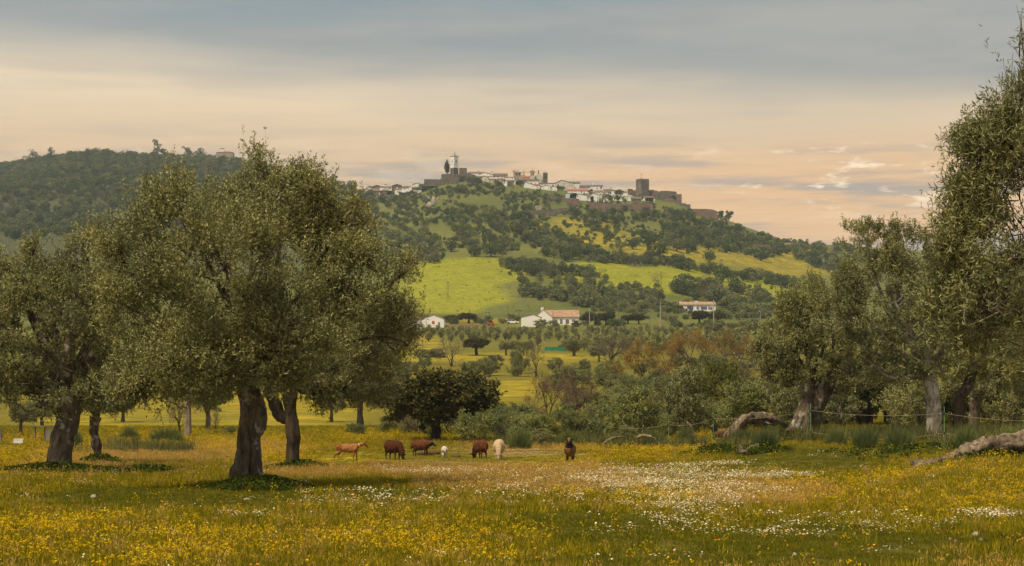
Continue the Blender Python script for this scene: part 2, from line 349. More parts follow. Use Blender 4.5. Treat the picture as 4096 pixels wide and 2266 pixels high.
# ------------------------------------------------------------------ buildings
def house(name, label, x0, x1, yr, ye, yb, kind='side', wall='whitewash', roof='old_tile', wins=(), chims=(), depth=None, Y=None, dY=0.0, rz=0.0,
          apex=0.5, cat='house', group=None, doors=(), trim=None, wmat='dark_glass', over=0.25, eave_r=None):
    """a house by its photo span x0..x1 with ridge, eave and base rows; stands on the terrain. kinds: side, front, hip, flat, mono"""
    xc = (x0 + x1) / 2
    Y = (Y or Yof(xc, yb)) + dY; s = Y / FP
    w = (x1 - x0) * s; he = (yb - ye) * s; hr = (yb - yr) * s; d = depth or min(max(5.0, w * 0.75), 10.0)
    p = at(xc, yb, Y); g = G(xc, Y + d / 2); dn = -max(1.0, p.z - min(g.z, G(xc, Y).z) + 0.6)
    root = thing(name, label, cat, p, rz, group)
    hw = w / 2; wl = MB()
    her = he if eave_r is None else (yb - eave_r) * s
    if kind == 'front':
        ax = -hw + w * apex
        wl.prism([(-hw, dn), (hw, dn), (hw, her), (ax, hr), (-hw, he)], 0, d)
    elif kind in ('flat', 'mono'):
        if kind == 'flat': wl.prism([(-hw, dn), (hw, dn), (hw, her), (-hw, he)], 0, d)
        else:
            wl.add([(-hw, 0, dn), (hw, 0, dn), (hw, d, dn), (-hw, d, dn), (-hw, 0, he), (hw, 0, he), (hw, d, hr), (-hw, d, hr)],
                   [(0, 3, 2, 1), (4, 5, 6, 7), (0, 1, 5, 4), (1, 2, 6, 5), (2, 3, 7, 6), (3, 0, 4, 7)])
    elif kind == 'side':
        V = [(x, y, z) for x in (-hw, hw) for y, z in ((0, dn), (d, dn), (d, he), (d / 2, hr), (0, he))]
        wl.add(V, [(0, 1, 2, 3, 4), (9, 8, 7, 6, 5), (0, 4, 9, 5), (1, 6, 7, 2), (4, 3, 8, 9), (3, 2, 7, 8), (0, 5, 6, 1)])
    else:
        wl.box(-hw, hw, 0, d, dn, he)
    wl.ob('wall', MAT[wall], root)
    t = 0.16; o = over
    rf = MB()
    if kind == 'side':
        k = (hr - he) / (d / 2)
        for sgn in (0, 1):
            ya, yb_ = (-o, d / 2) if sgn == 0 else (d + o, d / 2)
            za = he - k * o
            q = [(-hw - o, ya, za + .02), (hw + o, ya, za + .02), (hw + o, yb_, hr + .02), (-hw - o, yb_, hr + .02)]
            V = q + [(x, y, z + t) for x, y, z in q]
            rf.add(V, [(0, 1, 2, 3), (7, 6, 5, 4), (0, 4, 5, 1), (1, 5, 6, 2), (2, 6, 7, 3), (3, 7, 4, 0)])
    elif kind == 'front':
        ax = -hw + w * apex
        for sgn in (-1, 1):
            ex = sgn * hw; ez = he if sgn < 0 else her; k = (hr - ez) / (abs(ex - ax) + 1e-6)
            q = [(ex + sgn * o, -o, ez - k * o + .02), (ax, -o, hr + .02), (ax, d + o, hr + .02), (ex + sgn * o, d + o, ez - k * o + .02)]
            V = q + [(x, y, z + t) for x, y, z in q]
            rf.add(V, [(0, 1, 2, 3), (7, 6, 5, 4), (0, 4, 5, 1), (1, 5, 6, 2), (2, 6, 7, 3), (3, 7, 4, 0)])
    elif kind == 'hip':
        r0 = max(hw - d / 2, hw * 0.12)
        rf.add([(-hw - o, -o, he), (hw + o, -o, he), (hw + o, d + o, he), (-hw - o, d + o, he), (-r0, d / 2, hr), (r0, d / 2, hr),
                (-hw - o, -o, he + .12), (hw + o, -o, he + .12), (hw + o, d + o, he + .12), (-hw - o, d + o, he + .12)],
               [(3, 2, 1, 0), (0, 1, 7, 6), (1, 2, 8, 7), (2, 3, 9, 8), (3, 0, 6, 9), (6, 7, 5, 4), (8, 9, 4, 5), (7, 8, 5), (9, 6, 4)])
    elif kind == 'mono':
        q = [(-hw - o, -o, he), (hw + o, -o, he), (hw + o, d + o, hr + .02), (-hw - o, d + o, hr + .02)]
        V = q + [(x, y, z + t) for x, y, z in q]
        rf.add(V, [(0, 1, 2, 3), (7, 6, 5, 4), (0, 4, 5, 1), (1, 5, 6, 2), (2, 6, 7, 3), (3, 7, 4, 0)])
    else:
        V = []
        for e_, zz in ((.06, 0), (.06, .3)):
            V += [(-hw - e_, -e_, he + zz), (hw + e_, -e_, her + zz), (hw + e_, d + e_, her + zz), (-hw - e_, d + e_, he + zz)]
        rf.add(V, [(0, 3, 2, 1), (4, 5, 6, 7), (0, 1, 5, 4), (1, 2, 6, 5), (2, 3, 7, 6), (3, 0, 4, 7)])
    rfo = rf.ob('roof' if kind != 'flat' else 'parapet', MAT[roof if kind != 'flat' else wall], root)
    for c in chims:
        cx, ct, cw = c[:3]; X = (cx - xc) * s; cw *= s; zt = (yb - ct) * s; yy_ = d * (c[3] if len(c) > 3 else 0.45)
        m_ = MB().box(X - cw / 2, X + cw / 2, yy_ - cw * .35, yy_ + cw * .35, max(he * .5, 0), zt)
        ch = m_.ob('chimney', MAT['whitewash' if wall != 'schist' else wall], root)
        MB().box(X - cw * .58, X + cw * .58, yy_ - cw * .42, yy_ + cw * .42, zt, zt + .12 + cw * .08).ob('chimney_cap', MAT['old_tile' if cw > 1.2 else 'grey_concrete'], ch)
    for q, lst in (('window', wins), ('door', doors)):
        for (wx, wy0, wy1, ww) in lst:
            X = (wx - xc) * s; z0 = (yb - wy1) * s; z1 = (yb - wy0) * s; hw2 = ww * s / 2
            f = MB().box(X - hw2, X + hw2, -.05, .1, z0, z1).ob(q, MAT[wmat if q == 'window' else (trim or 'blue_trim')], root)
            if trim and q == 'window':
                e = 0.16; fr = MB()
                fr.box(X - hw2 - e, X - hw2, -.09, .05, z0 - e, z1 + e); fr.box(X + hw2, X + hw2 + e, -.09, .05, z0 - e, z1 + e)
                fr.box(X - hw2, X + hw2, -.09, .05, z1, z1 + e); fr.box(X - hw2, X + hw2, -.09, .05, z0 - e, z0)
                fr.ob('frame', MAT[trim], f)
                MB().box(X - .04, X + .04, -.075, -.03, z0, z1).ob('glazing_bar', MAT['white_paint'], f)
    return root

def cr(crop):
    sx, ox, oy = {'a': (0.2329, 1700, 560), 'b': (0.27174, 2200, 640), 'c': (0.2329, 1300, 650)}[crop]
    return lambda a: ox + a * sx, lambda b_: oy + b_ * sx
VG = 'houses of the hilltop village'
def vh(crop, label, x0, x1, r, e, b_, kind='side', wall='whitewash', roof='old_tile', wins=(), chims=(), **kw):
    fx, fy = cr(crop)
    sx = fx(1) - fx(0)
    if 'eave_r' in kw: kw['eave_r'] = fy(kw['eave_r'])
    house('village_house', label, fx(x0), fx(x1), fy(r), fy(e), fy(b_), kind, wall, roof,
          [(fx(a), fy(q0), fy(q1), ww * sx) for a, q0, q1, ww in wins], [(fx(c[0]), fy(c[1]), c[2] * sx) + tuple(c[3:]) for c in chims], group=VG, **kw)

# lower end of the village, left of the bell tower
vh('c', 'white house with red hipped roof at the low left end of the village', 300, 430, 390, 437, 475, 'hip', roof='terracotta', dY=12)
vh('c', 'plain white gable end half hidden by the big olive crown', 305, 428, 470, 505, 560, 'front')
vh('c', 'low white house with blue door below the white gable end', 495, 592, 515, 545, 622, 'front', wins=[(537, 590, 618, 10)], wmat='blue_trim', apex=.2)
vh('c', 'dark stone hut beside the tall white end wall', 628, 694, 468, 490, 565, 'side', 'schist')
vh('c', 'tall narrow white end wall with chimney at the village edge', 690, 762, 455, 475, 600, 'front', chims=[(738, 432, 22)], depth=5)
vh('c', 'long brown stone house with tiny white windows under old tiles', 762, 985, 440, 492, 580, 'side', 'schist_pink', wins=[(800, 542, 558, 8), (868, 545, 558, 7), (934, 530, 556, 16)], wmat='white_paint', chims=[(770, 430, 45)])
vh('c', 'brown stone gabled house standing behind the long stone house', 810, 985, 394, 418, 470, 'front', 'schist_pink', dY=14, apex=.45)
vh('c', 'white house with two dark windows and a broad white chimney', 938, 1160, 404, 426, 475, 'side', wins=[(1032, 434, 454, 16), (1118, 438, 454, 12)], chims=[(1040, 380, 44), (1102, 388, 26)], dY=4)
vh('c', 'low brown stone house under the two-window white house', 985, 1165, 462, 490, 562, 'side', 'schist_pink')
vh('c', 'brown stone house with wide tiled gable, middle of the lower village', 1150, 1322, 376, 404, 480, 'front', 'schist', dY=6, wins=[(1235, 405, 440, 12)])
vh('c', 'white house with a blue window beneath a broad tiled slope', 1318, 1432, 402, 438, 482, 'side', wins=[(1366, 452, 472, 14)], wmat='blue_trim', chims=[(1340, 382, 22), (1378, 368, 12)])
vh('c', 'white sloping gable house joined to a tan arcade house', 1430, 1498, 400, 430, 492, 'front', apex=.9)
vh('c', 'tan house with two dark openings under the tall chimney', 1492, 1608, 420, 446, 490, 'side', 'tan_stone', wins=[(1524, 450, 475, 14), (1558, 452, 475, 26)], chims=[(1485, 345, 14)])
vh('c', 'white gabled house with slim chimney next to the bastion', 1508, 1692, 354, 380, 440, 'front', apex=.4, chims=[(1645, 330, 14)], wins=[(1545, 405, 415, 7)], dY=8)
vh('c', 'small white cube house with dark doorway below the bastion', 1520, 1652, 484, 490, 553, 'flat', wins=[(1635, 505, 550, 18)])
vh('c', 'long low ruined pinkish house at the foot of the bastion', 1690, 1935, 386, 402, 465, 'side', 'tan_stone', 'grey_concrete', wins=[(1750, 410, 435, 14), (1800, 412, 440, 14), (1860, 410, 440, 12)])
# between bell tower and church
vh('a', 'white house with brown roof next to the bell tower bulwark', 742, 975, 545, 570, 625, 'side', chims=[(828, 548, 18), (918, 534, 32)], dY=10)
vh('a', 'white house with brown gable and two chimneys below the bulwark', 930, 1168, 560, 596, 655, 'front', chims=[(1022, 570, 22, .1), (1007, 540, 14)], apex=.3, wins=[(1130, 600, 616, 10)])
vh('a', 'long brown-roofed house with grey gable on the skyline', 1165, 1416, 570, 612, 660, 'side', wins=[(1375, 620, 640, 14), (1400, 620, 640, 10)], chims=[(1156, 545, 34)], dY=6)
vh('a', 'low white house with three dark windows under the long brown roof', 965, 1370, 622, 630, 678, 'mono', wins=[(1195, 622, 642, 14), (1255, 624, 646, 14), (1320, 640, 655, 10)])
vh('a', 'low shed row with brown roofs below the three-window house', 1090, 1400, 655, 690, 735, 'side', 'worn_whitewash', wins=[(1265, 692, 730, 60), (1160, 690, 720, 26)])
vh('a', 'square white house left of the first church tower', 1378, 1532, 634, 642, 695, 'side', wins=[(1500, 660, 676, 10)])
vh('a', 'white house step on the slope beside the grey roofless house', 1318, 1412, 690, 700, 795, 'mono', wins=[(1355, 705, 720, 10)])
vh('a', 'grey roofless house with double window on the slope', 1410, 1510, 722, 726, 805, 'flat', 'schist', wins=[(1450, 755, 780, 14), (1472, 755, 780, 14)])
vh('a', 'brown stone house under the first church tower', 1500, 1622, 690, 706, 770, 'side', 'schist_pink')
vh('a', 'broad brown-roofed white house in front of the church', 1560, 1952, 658, 705, 795, 'side', wins=[(1900, 745, 760, 10)], depth=14)
vh('a', 'white sloping gable in front of the broad brown roof', 1690, 1912, 722, 790, 832, 'front', apex=.12, wins=[(1860, 800, 815, 10)], dY=-4)
vh('a', 'low white house right below the last church tower', 1950, 2082, 738, 756, 795, 'side', wins=[(2010, 765, 780, 10)])
vh('a', 'white house with one square dark window right of the church', 2080, 2232, 738, 752, 805, 'side', wins=[(2196, 772, 804, 26)])
# the upper right part
vh('b', 'large weathered white house with broad gable and roof lantern', 70, 360, 300, 345, 435, 'front', 'worn_whitewash', wins=[(120, 360, 380, 12), (210, 395, 415, 10), (320, 385, 405, 10)], chims=[(260, 284, 16)], apex=.35, depth=12)
vh('b', 'white house with three skyline chimneys behind the weathered house', 300, 442, 318, 345, 400, 'side', chims=[(315, 310, 14), (330, 308, 14), (350, 312, 12)], dY=12)
vh('b', 'low house with grey-brown roofs below the skyline', 440, 612, 368, 402, 440, 'side', 'worn_whitewash')
vh('b', 'white house with tall dark window and spiked chimney on the skyline', 590, 780, 364, 388, 450, 'side', wins=[(695, 412, 430, 14), (752, 398, 430, 22)], chims=[(632, 322, 8)])
vh('b', 'white house under a bright red tiled roof', 260, 552, 420, 456, 505, 'side', roof='red_tile', wins=[(464, 468, 494, 12), (502, 470, 496, 12)])
vh('b', 'dark brown gabled barn beside the bright red roof', 540, 662, 430, 470, 510, 'front', 'schist', apex=.6)
vh('b', 'low white row house with four small windows under old tiles', 650, 792, 448, 458, 490, 'side', wins=[(735, 465, 480, 10), (752, 465, 480, 10), (770, 465, 480, 10), (690, 465, 478, 8)])
vh('b', 'white house with three dark arches in the upper village', 790, 922, 430, 456, 525, 'side', wins=[(830, 466, 500, 26), (860, 468, 504, 26), (890, 470, 505, 22)], chims=[(812, 402, 8)])
vh('b', 'white flat-topped house with square chimney on the skyline', 885, 1002, 440, 450, 495, 'mono', chims=[(895, 412, 26)], dY=8)
vh('b', 'white house with tall pillar chimney left of the castle ruin', 1000, 1128, 450, 478, 505, 'mono', chims=[(1105, 448, 18), (1036, 448, 12)])
vh('b', 'pale blue and white house at the lower wall', 235, 392, 478, 492, 568, 'mono', 'pale_blue_wash', wins=[(265, 535, 555, 8), (345, 545, 565, 20)], apex=.5)
vh('b', 'white house with stepped gables above the town wall', 390, 552, 500, 528, 600, 'front', wins=[(410, 535, 550, 7), (440, 540, 560, 7)], apex=.2)
vh('b', 'white low wing with three windows above the town wall', 545, 642, 520, 545, 610, 'side', wins=[(565, 563, 582, 8), (590, 563, 582, 8), (615, 566, 582, 8)])
vh('b', 'tall white gable with balcony window above the town wall', 598, 727, 490, 518, 618, 'front', wins=[(702, 545, 576, 12), (702, 598, 615, 18), (625, 535, 550, 26)], chims=[(682, 480, 22)], apex=.25)
vh('b', 'small white house with stubby chimney by the bushes', 725, 802, 570, 578, 625, 'side', chims=[(745, 515, 28)])
vh('b', 'white house with brown roof behind the round bushes', 800, 918, 540, 562, 615, 'side', wins=[(870, 566, 582, 8)])
vh('b', 'brown-roofed white house in the middle of the lower row', 915, 1078, 530, 556, 605, 'side', wins=[(1000, 570, 590, 10), (950, 565, 590, 16)], chims=[(1053, 535, 12)])
vh('b', 'white house with two white chimney towers below the castle', 1088, 1205, 535, 552, 605, 'front', chims=[(1137, 488, 24), (1165, 515, 38)], apex=.3)
vh('b', 'brown stone house beside the two chimney towers', 1200, 1338, 540, 572, 625, 'side', 'schist')
vh('b', 'white house with tall dark windows right below the keep', 1325, 1522, 528, 552, 608, 'side', wins=[(1370, 556, 582, 10), (1345, 556, 578, 8), (1435, 568, 602, 12), (1468, 568, 600, 10)], chims=[(1343, 512, 34)])
r_ = random.Random(4)
for x, yb2 in [(1905, 722), (1935, 727), (1968, 731), (2005, 734), (2040, 738), (2070, 741), (2115, 752), (2145, 756), (2185, 762), (2215, 765), (2290, 775), (2330, 778), (2345, 790), (2385, 784), (2420, 786), (2300, 795), (2520, 803), (2560, 800), (2470, 800), (2600, 806), (1560, 772), (1500, 784), (1600, 776)]:
    w_ = 22 + 20 * r_.random(); h_ = 11 + 6 * r_.random(); rr_ = 4 + 4 * r_.random(); wx = [(x - w_ * .25, yb2 - h_ * .6, yb2 - h_ * .3, 2.2), (x + w_ * .2, yb2 - h_ * .6, yb2 - h_ * .25, 2.2)]
    house('village_house', 'small white house packed among the village roofs', x - w_ / 2, x + w_ / 2, yb2 - h_ - rr_, yb2 - h_, yb2, r_.choice(['side', 'front', 'side', 'mono']), r_.choice(['whitewash', 'whitewash', 'worn_whitewash']), r_.choice(['old_tile', 'old_tile', 'terracotta']), wx,
          [(x + w_ * .3 * r_.choice([-1, 1]), yb2 - h_ - rr_ - 4, 3.5 + 2 * r_.random())], group='small houses packed between the village roofs')
# ------------------------------------------------------------------ bell tower, bulwarks, church, castle
def corner_tower(name, label, x0, x1, ytop, yb, wall, Y, rz=R(40), cat='tower'):
    s = Y / FP; w = (x1 - x0) * s / (math.cos(rz) + math.sin(rz)); h = (yb - ytop) * s
    root = thing(name, label, cat, at((x0 + x1) / 2, yb, Y), rz)
    return root, w, h, s
fx, fy = cr('a')
YT = 1500.0
root, w, h, s = corner_tower('bell_tower', 'white bell tower with pyramid spire on a stone base, on the hilltop', fx(437), fx(572), fy(295), fy(560), None, YT)
hw = w / 2; zb = (560 - 487) * .2329 * s; zc = (560 - 425) * .2329 * s
MB().box(-hw * 1.03, hw * 1.03, -hw * 1.03, hw * 1.03, -4, zb).ob('stone_base', MAT['schist'], root)
MB().box(-hw, hw, -hw, hw, zb, h).ob('shaft', MAT['whitewash'], root)
MB().box(-hw * 1.04, hw * 1.04, -hw * 1.04, hw * 1.04, zc - .12, zc + .12).ob('string_course', MAT['grey_concrete'], root)
MB().box(-hw * 1.08, hw * 1.08, -hw * 1.08, hw * 1.08, h, h + .5).ob('cornice', MAT['grey_concrete'], root)
for sx in (-1, 1):
    for sy in (-1, 1):
        MB().frus(6, .28, .12, h + .5, h + 1.3, sx * hw * .98, sy * hw * .98).ob('finial', MAT['grey_concrete'], root)
for k in range(4):
    a = k * math.pi / 2; m_ = MB(); z0 = (560 - 405) * .2329 * s; z1 = (560 - 350) * .2329 * s
    pts = [(-.42, z0), (.42, z0), (.42, z1)] + [(.42 * math.cos(t), z1 + .42 * math.sin(t)) for t in np.linspace(.3, math.pi - .3, 5)] + [(-.42, z1)]
    m_.prism(pts, -hw - .04, -hw + .2)
    o = m_.ob('belfry_opening', MAT['dark_glass'], root); o.rotation_euler = (0, 0, a)
sp_ = MB().frus(4, hw * 1.05, .05, h + .5, h + .5 + (285 - 215) * .2329 * s, rot=R(45)).ob('spire', MAT['grey_concrete'], root)
MB().frus(6, .16, .16, h + 3.4, h + 3.9).bar((0, 0, h + 3.2), (0, 0, h + 4.6), .04).ob('cross_finial', MAT['dark_iron'], sp_)

def stone_block(name, label, poly, Y=None, depth=8, wall='schist', cat='wall', rz=0.0, merlons=None):
    """masonry standing on the slope: photo outline (x, y) of its front"""
    xs = [p[0] for p in poly]; ys = [p[1] for p in poly]; xc = (min(xs) + max(xs)) / 2; yb = max(ys)
    Y = Y or Yof(xc, yb); s = Y / FP
    md = (min(ys) + max(ys)) / 2
    o = MB().prism([((x - xc) * s, (yb - y) * s - (7.0 if y > md else 0)) for x, y in poly], 0, depth)
    if merlons:
        o2 = tag(thing(name, label, cat, at(xc, yb, Y), rz), kind='thing')
        o.ob('wall', MAT[wall], o2)
        for (x, y, ww, hh) in merlons:
            X = (x - xc) * s; Zt = (yb - y) * s
            MB().box(X - ww * s / 2, X + ww * s / 2, .1, 1.0, Zt - .4, Zt + hh * s).ob('merlon', MAT[wall], o2)
        return o2
    q = o.ob(name, MAT[wall], None, at(xc, yb, Y)); q.rotation_euler = (0, 0, rz)
    return tag(q, label, cat, kind='thing')
def pa(*L): return [(fx(a), fy(b_)) for a, b_ in L]
stone_block('stone_bulwark', 'square stone bulwark right of the bell tower base', pa((584, 655), (584, 482), (714, 485), (722, 600), (760, 640), (760, 700), (584, 700))[::-1], YT - 8, 9)
stone_block('stone_wall', 'stone wall below the cypress and the bell tower', pa((280, 690), (280, 592), (440, 580), (590, 590), (590, 700))[::-1], YT - 14, 6)
stone_block('town_wall', 'sloping town wall running down from the bell tower bulwark', pa((715, 690), (714, 565), (860, 605), (1080, 680), (1085, 735), (900, 720))[::-1], YT - 30, 3)
fx, fy = cr('c')
stone_block('stone_bastion', 'broad stone bastion with slanting side below the bell tower', pa((1680, 378), (1705, 290), (2280, 300), (2290, 380), (2000, 400))[::-1], None, 12)
fx, fy = cr('a')
# church: three towers, dome, stepped baroque gable
YC = 1512.0; sC = YC / FP
def church_tower(label, x0, x1, yspire, ycap, yb, dome, wall, name='church_tower'):
    s = sC; xc = (fx(x0) + fx(x1)) / 2; hw = (fx(x1) - fx(x0)) * s / 2; h = (fy(yb) - fy(ycap)) * s; ht = (fy(yb) - fy(yspire)) * s
    r = thing(name, label, 'tower', at(xc, fy(yb), YC), R(12))
    MB().box(-hw, hw, -hw, hw, -6, h).ob('shaft', MAT[wall], r)
    MB().box(-hw * 1.12, hw * 1.12, -hw * 1.12, hw * 1.12, h, h + .35).ob('cornice', MAT['tan_stone'], r)
    for sx in (-1, 1):
        m_ = MB(); z1 = h * .78; X = sx * hw * .45
        m_.prism([(X - hw * .22, h * .38), (X + hw * .22, h * .38), (X + hw * .22, z1), (X, z1 + hw * .25), (X - hw * .22, z1)], -hw - .04, -hw + .2)
        m_.ob('belfry_opening', MAT['dark_glass'], r)
        for sy in (-1, 1): MB().frus(5, .2, .06, h + .35, h + 1.1, sx * hw, sy * hw).ob('finial', MAT['tan_stone'], r)
    cap = MB()
    if dome:
        prof = [(hw * .8, h + .35), (hw * .82, h + (ht - h) * .25), (hw * .6, h + (ht - h) * .5), (hw * .3, h + (ht - h) * .64), (hw * .2, h + (ht - h) * .8), (.04, ht)]
    else: prof = [(hw * .95, h + .35), (hw * .5, h + (ht - h) * .45), (.04, ht)]
    for (r0, z0), (r1, z1) in zip(prof, prof[1:]): cap.frus(8, r0, r1, z0, z1, cap=False)
    cap.ob('dome' if dome else 'spire', MAT['tan_stone'], r)
church_tower('church tower with sharp pyramid spire beside the yellow crane', 1535, 1640, 500, 570, 655, False, 'tan_stone')
church_tower('slim white church tower with small dome, middle of three', 1810, 1875, 500, 552, 655, True, 'worn_whitewash')
church_tower('dark weathered church tower with dome, right of the stepped gable', 2030, 2100, 525, 582, 720, True, 'schist')
g = MB(); st = [(1880, 655), (2015, 655), (2015, 625), (2003, 622), (1998, 600), (1985, 598), (1980, 580), (1968, 578), (1962, 560), (1950, 548), (1940, 560), (1934, 578), (1922, 580), (1916, 600), (1902, 602), (1897, 622), (1880, 628)]
xc = fx(1948); yb = fy(655)
cf = thing('church_facade', 'stepped baroque church gable with cross between the two domed towers', 'church', at(xc, yb, YC + 3))
g.prism([((fx(a) - xc) * sC, (yb - fy(b_)) * sC) for a, b_ in st], 0, 1.6).ob('gable', MAT['worn_whitewash'], cf)
MB().box(-.35, .35, -.05, .1, 3.4, 5.6).ob('niche_window', MAT['dark_glass'], cf)
MB().bar((0, .8, 4.6), (0, .8, 6.2), .12).bar((-.5, .8, 5.6), (.5, .8, 5.6), .1).ob('cross', MAT['dark_iron'], cf)
MB().box(-3.9, 3.9, 1.6, 14, -6, 1.2).ob('nave', MAT['worn_whitewash'], cf)
MB().box((fx(1905) - xc) * sC, (fx(2070) - xc) * sC, -.9, -.05, -7, .1).ob('front_wall', MAT['worn_whitewash'], cf)
MB().box(1.9, 3.4, -1.0, -.7, -5.2, -1.4).ob('portal', MAT['tan_stone'], cf)
MB().frus(10, .75, .75, -1.2, -1.0).ob('round_window', MAT['dark_glass'], cf).rotation_euler = (0, 0, 0)
house('church_chapel', 'small chapel with bright red roof and white gablet between church towers', fx(1680), fx(1812), fy(618), fy(650), fy(665), 'side', 'worn_whitewash', 'red_tile', Y=YC + 8, cat='chapel')
d_ = thing('church_dome', 'grey ribbed dome with lantern behind the first church tower', 'dome', at(fx(1683), fy(655), YC + 14))
dm = MB(); rr = 38 * .2329 * sC
MB().frus(12, rr, rr, -5, 1.6).ob('drum', MAT['tan_stone'], d_)
for k in range(4):
    a0, a1 = k * math.pi / 8, (k + 1) * math.pi / 8
    dm.frus(12, rr * math.cos(a0), max(rr * math.cos(a1), .3), 1.6 + rr * .8 * math.sin(a0), 1.6 + rr * .8 * math.sin(a1), cap=False)
dm.ob('shell', MAT['grey_concrete'], d_)
MB().frus(8, .35, .3, 1.6 + rr * .78, 1.6 + rr * .8 + 1.1).ob('lantern', MAT['tan_stone'], d_)
def crane(label, xm, ytop, yb, xj0, xj1, yj, Y):
    s = Y / FP; r = thing('tower_crane', label, 'crane', at(fx(xm), fy(yb), Y)); H = (fy(yb) - fy(ytop)) * s; zj = (fy(yb) - fy(yj)) * s
    m_ = MB()
    for sx in (-1, 1):
        for sy in (-1, 1): m_.bar((sx * .5, sy * .5, -4), (sx * .5, sy * .5, H), .11, 4)
    n = 9
    for k in range(n):
        z0, z1 = k * H / n, (k + 1) * H / n; m_.bar((-.5, -.5, z0), (.5, -.5, z1), .07, 4).bar((-.5, .5, z1), (.5, .5, z0), .07, 4)
    m_.ob('mast', MAT['crane_yellow'], r)
    a, b_ = (fx(xj0) - fx(xm)) * s, (fx(xj1) - fx(xm)) * s; m_ = MB()
    m_.bar((a, -.3, zj), (b_, -.3, zj), .1, 4).bar((a, .3, zj), (b_, .3, zj), .1, 4).bar((a, 0, zj + .8), (b_, 0, zj + .8), .1, 4)
    nn = 14
    for k in range(nn):
        p, q = a + (b_ - a) * k / nn, a + (b_ - a) * (k + 1) / nn; m_.bar((p, -.3, zj), ((p + q) / 2, 0, zj + .8), .06, 4).bar(((p + q) / 2, 0, zj + .8), (q, .3, zj), .06, 4)
    m_.ob('jib', MAT['crane_yellow'], r)
    MB().bar((0, 0, H), (b_ * .7, 0, zj + .8), .04, 3).bar((0, 0, H), (a * .7 if abs(a) > 1 else .1, 0, zj + .8), .04, 3).ob('stay_cable', MAT['crane_yellow'], r)
crane('yellow tower crane with long jib behind the church', 1700, 520, 650, 1640, 1915, 568, YC + 25)
crane('yellow crane mast left of the first church tower', 1528, 515, 650, 1493, 1560, 545, YC + 22)
# castle
fx, fy = cr('b')
YK = 1490.0
root, w, h, s = corner_tower('castle_keep', 'tall dark stone castle keep with battlements and flag', fx(1265), fx(1456), fy(302), fy(540), None, YK, R(31), 'keep')
hw = w / 2
MB().box(-hw, hw, -hw, hw, -5, h).ob('shaft', MAT['schist'], root)
for k in range(4):
    for j in range(5):
        m_ = MB().box(-hw + j * w / 4.6, -hw + j * w / 4.6 + w * .12, -hw + .003, -hw + .6, h, h + .75)
        m_.ob('merlon', MAT['schist'], root).rotation_euler = (0, 0, k * math.pi / 2)
MB().box(-hw + .6, hw - .6, -hw + .6, hw - .6, h - .3, h + .1).ob('roof_terrace', MAT['grey_concrete'], root)
fl_ = MB().bar((-2.2, -1.5, h), (-2.2, -1.5, h + 5.2), .07).ob('flagpole', MAT['dark_iron'], root)
MB().add([(-2.2, -1.5, h + 5.1), (-1.9, -1.45, h + 4.9), (-1.75, -1.5, h + 3.6), (-2.2, -1.5, h + 3.9), (-2.2, -1.46, h + 5.1), (-1.9, -1.41, h + 4.9), (-1.75, -1.46, h + 3.6), (-2.2, -1.46, h + 3.9)],
         [(0, 1, 2, 3), (7, 6, 5, 4), (0, 4, 5, 1), (1, 5, 6, 2), (2, 6, 7, 3), (3, 7, 4, 0)]).ob('flag', MAT['red_paint'], fl_)
stone_block('castle_ruin', 'ruined stone wall left of the castle keep', pa((1145, 560), (1143, 430), (1215, 430), (1225, 448), (1262, 446), (1262, 560))[::-1], YK + 6, 2)
stone_block('curtain_wall', 'jagged castle curtain wall right of the keep', pa((1448, 560), (1450, 450), (1500, 448), (1505, 438), (1530, 445), (1545, 460), (1580, 462), (1625, 488), (1640, 600), (1450, 600))[::-1], YK + 2, 2.5,
            merlons=[(fx(x), fy(y), 2.6, 3) for x, y in ((1470, 450), (1488, 449), (1545, 460), (1562, 462), (1580, 464), (1597, 474))])
stone_block('castle_bastion', 'massive flat-topped castle bastion with pale upper edge', pa((1615, 620), (1620, 458), (1700, 456), (1850, 468), (1866, 482), (1868, 640))[::-1], YK - 3, 10, 'schist')
stone_block('castle_bastion', 'castle corner bastion at the right end of the walls', pa((1858, 660), (1860, 508), (1938, 505), (1942, 670))[::-1], YK - 6, 9, 'schist_pink')
stone_block('castle_wall', 'stone ramp wall climbing toward the castle bastion', pa((1470, 650), (1475, 625), (1690, 590), (1720, 570), (1800, 560), (1850, 600), (1870, 690), (1500, 700))[::-1], YK - 14, 4, 'schist_pink')
stone_block('town_wall', 'long brown town wall below the white houses', pa((590, 760), (580, 640), (780, 640), (980, 655), (1240, 648), (1500, 632), (1560, 700), (1300, 735), (1000, 760))[::-1], None, 3, 'schist_pink')
stone_block('town_wall', 'short town wall piece under the pale blue house', pa((238, 640), (240, 570), (430, 575), (440, 680), (300, 665))[::-1], None, 3, 'schist_pink')
stone_block('town_wall', 'low wall of overgrown stone left of the pale blue house', pa((-40, 560), (-40, 520), (120, 540), (236, 566), (236, 620), (100, 600))[::-1], None, 3, 'schist')
stone_block('town_wall', 'town wall under the castle corner bastion', pa((1540, 715), (1560, 670), (1800, 655), (1950, 660), (1950, 720), (1700, 725))[::-1], YK - 24, 4, 'schist')
stone_block('castle_ruin', 'low ruin on the slope right of the castle corner bastion', pa((1930, 720), (1932, 642), (1985, 640), (2010, 655), (2068, 658), (2070, 720))[::-1], YK - 10, 6, 'schist')
stone_block('outer_wall', 'outer stone wall running down the ridge right of the castle', pa((2080, 760), (2110, 722), (2300, 724), (2400, 732), (2462, 760), (2500, 850), (2480, 870), (2300, 830))[::-1], None, 5, 'schist_pink')
stone_block('terrace_wall', 'pale dry stone terrace wall on the slope under the town', [(2140, 850), (2140, 824), (2166, 822), (2168, 850)][::-1], None, 3, 'tan_stone')
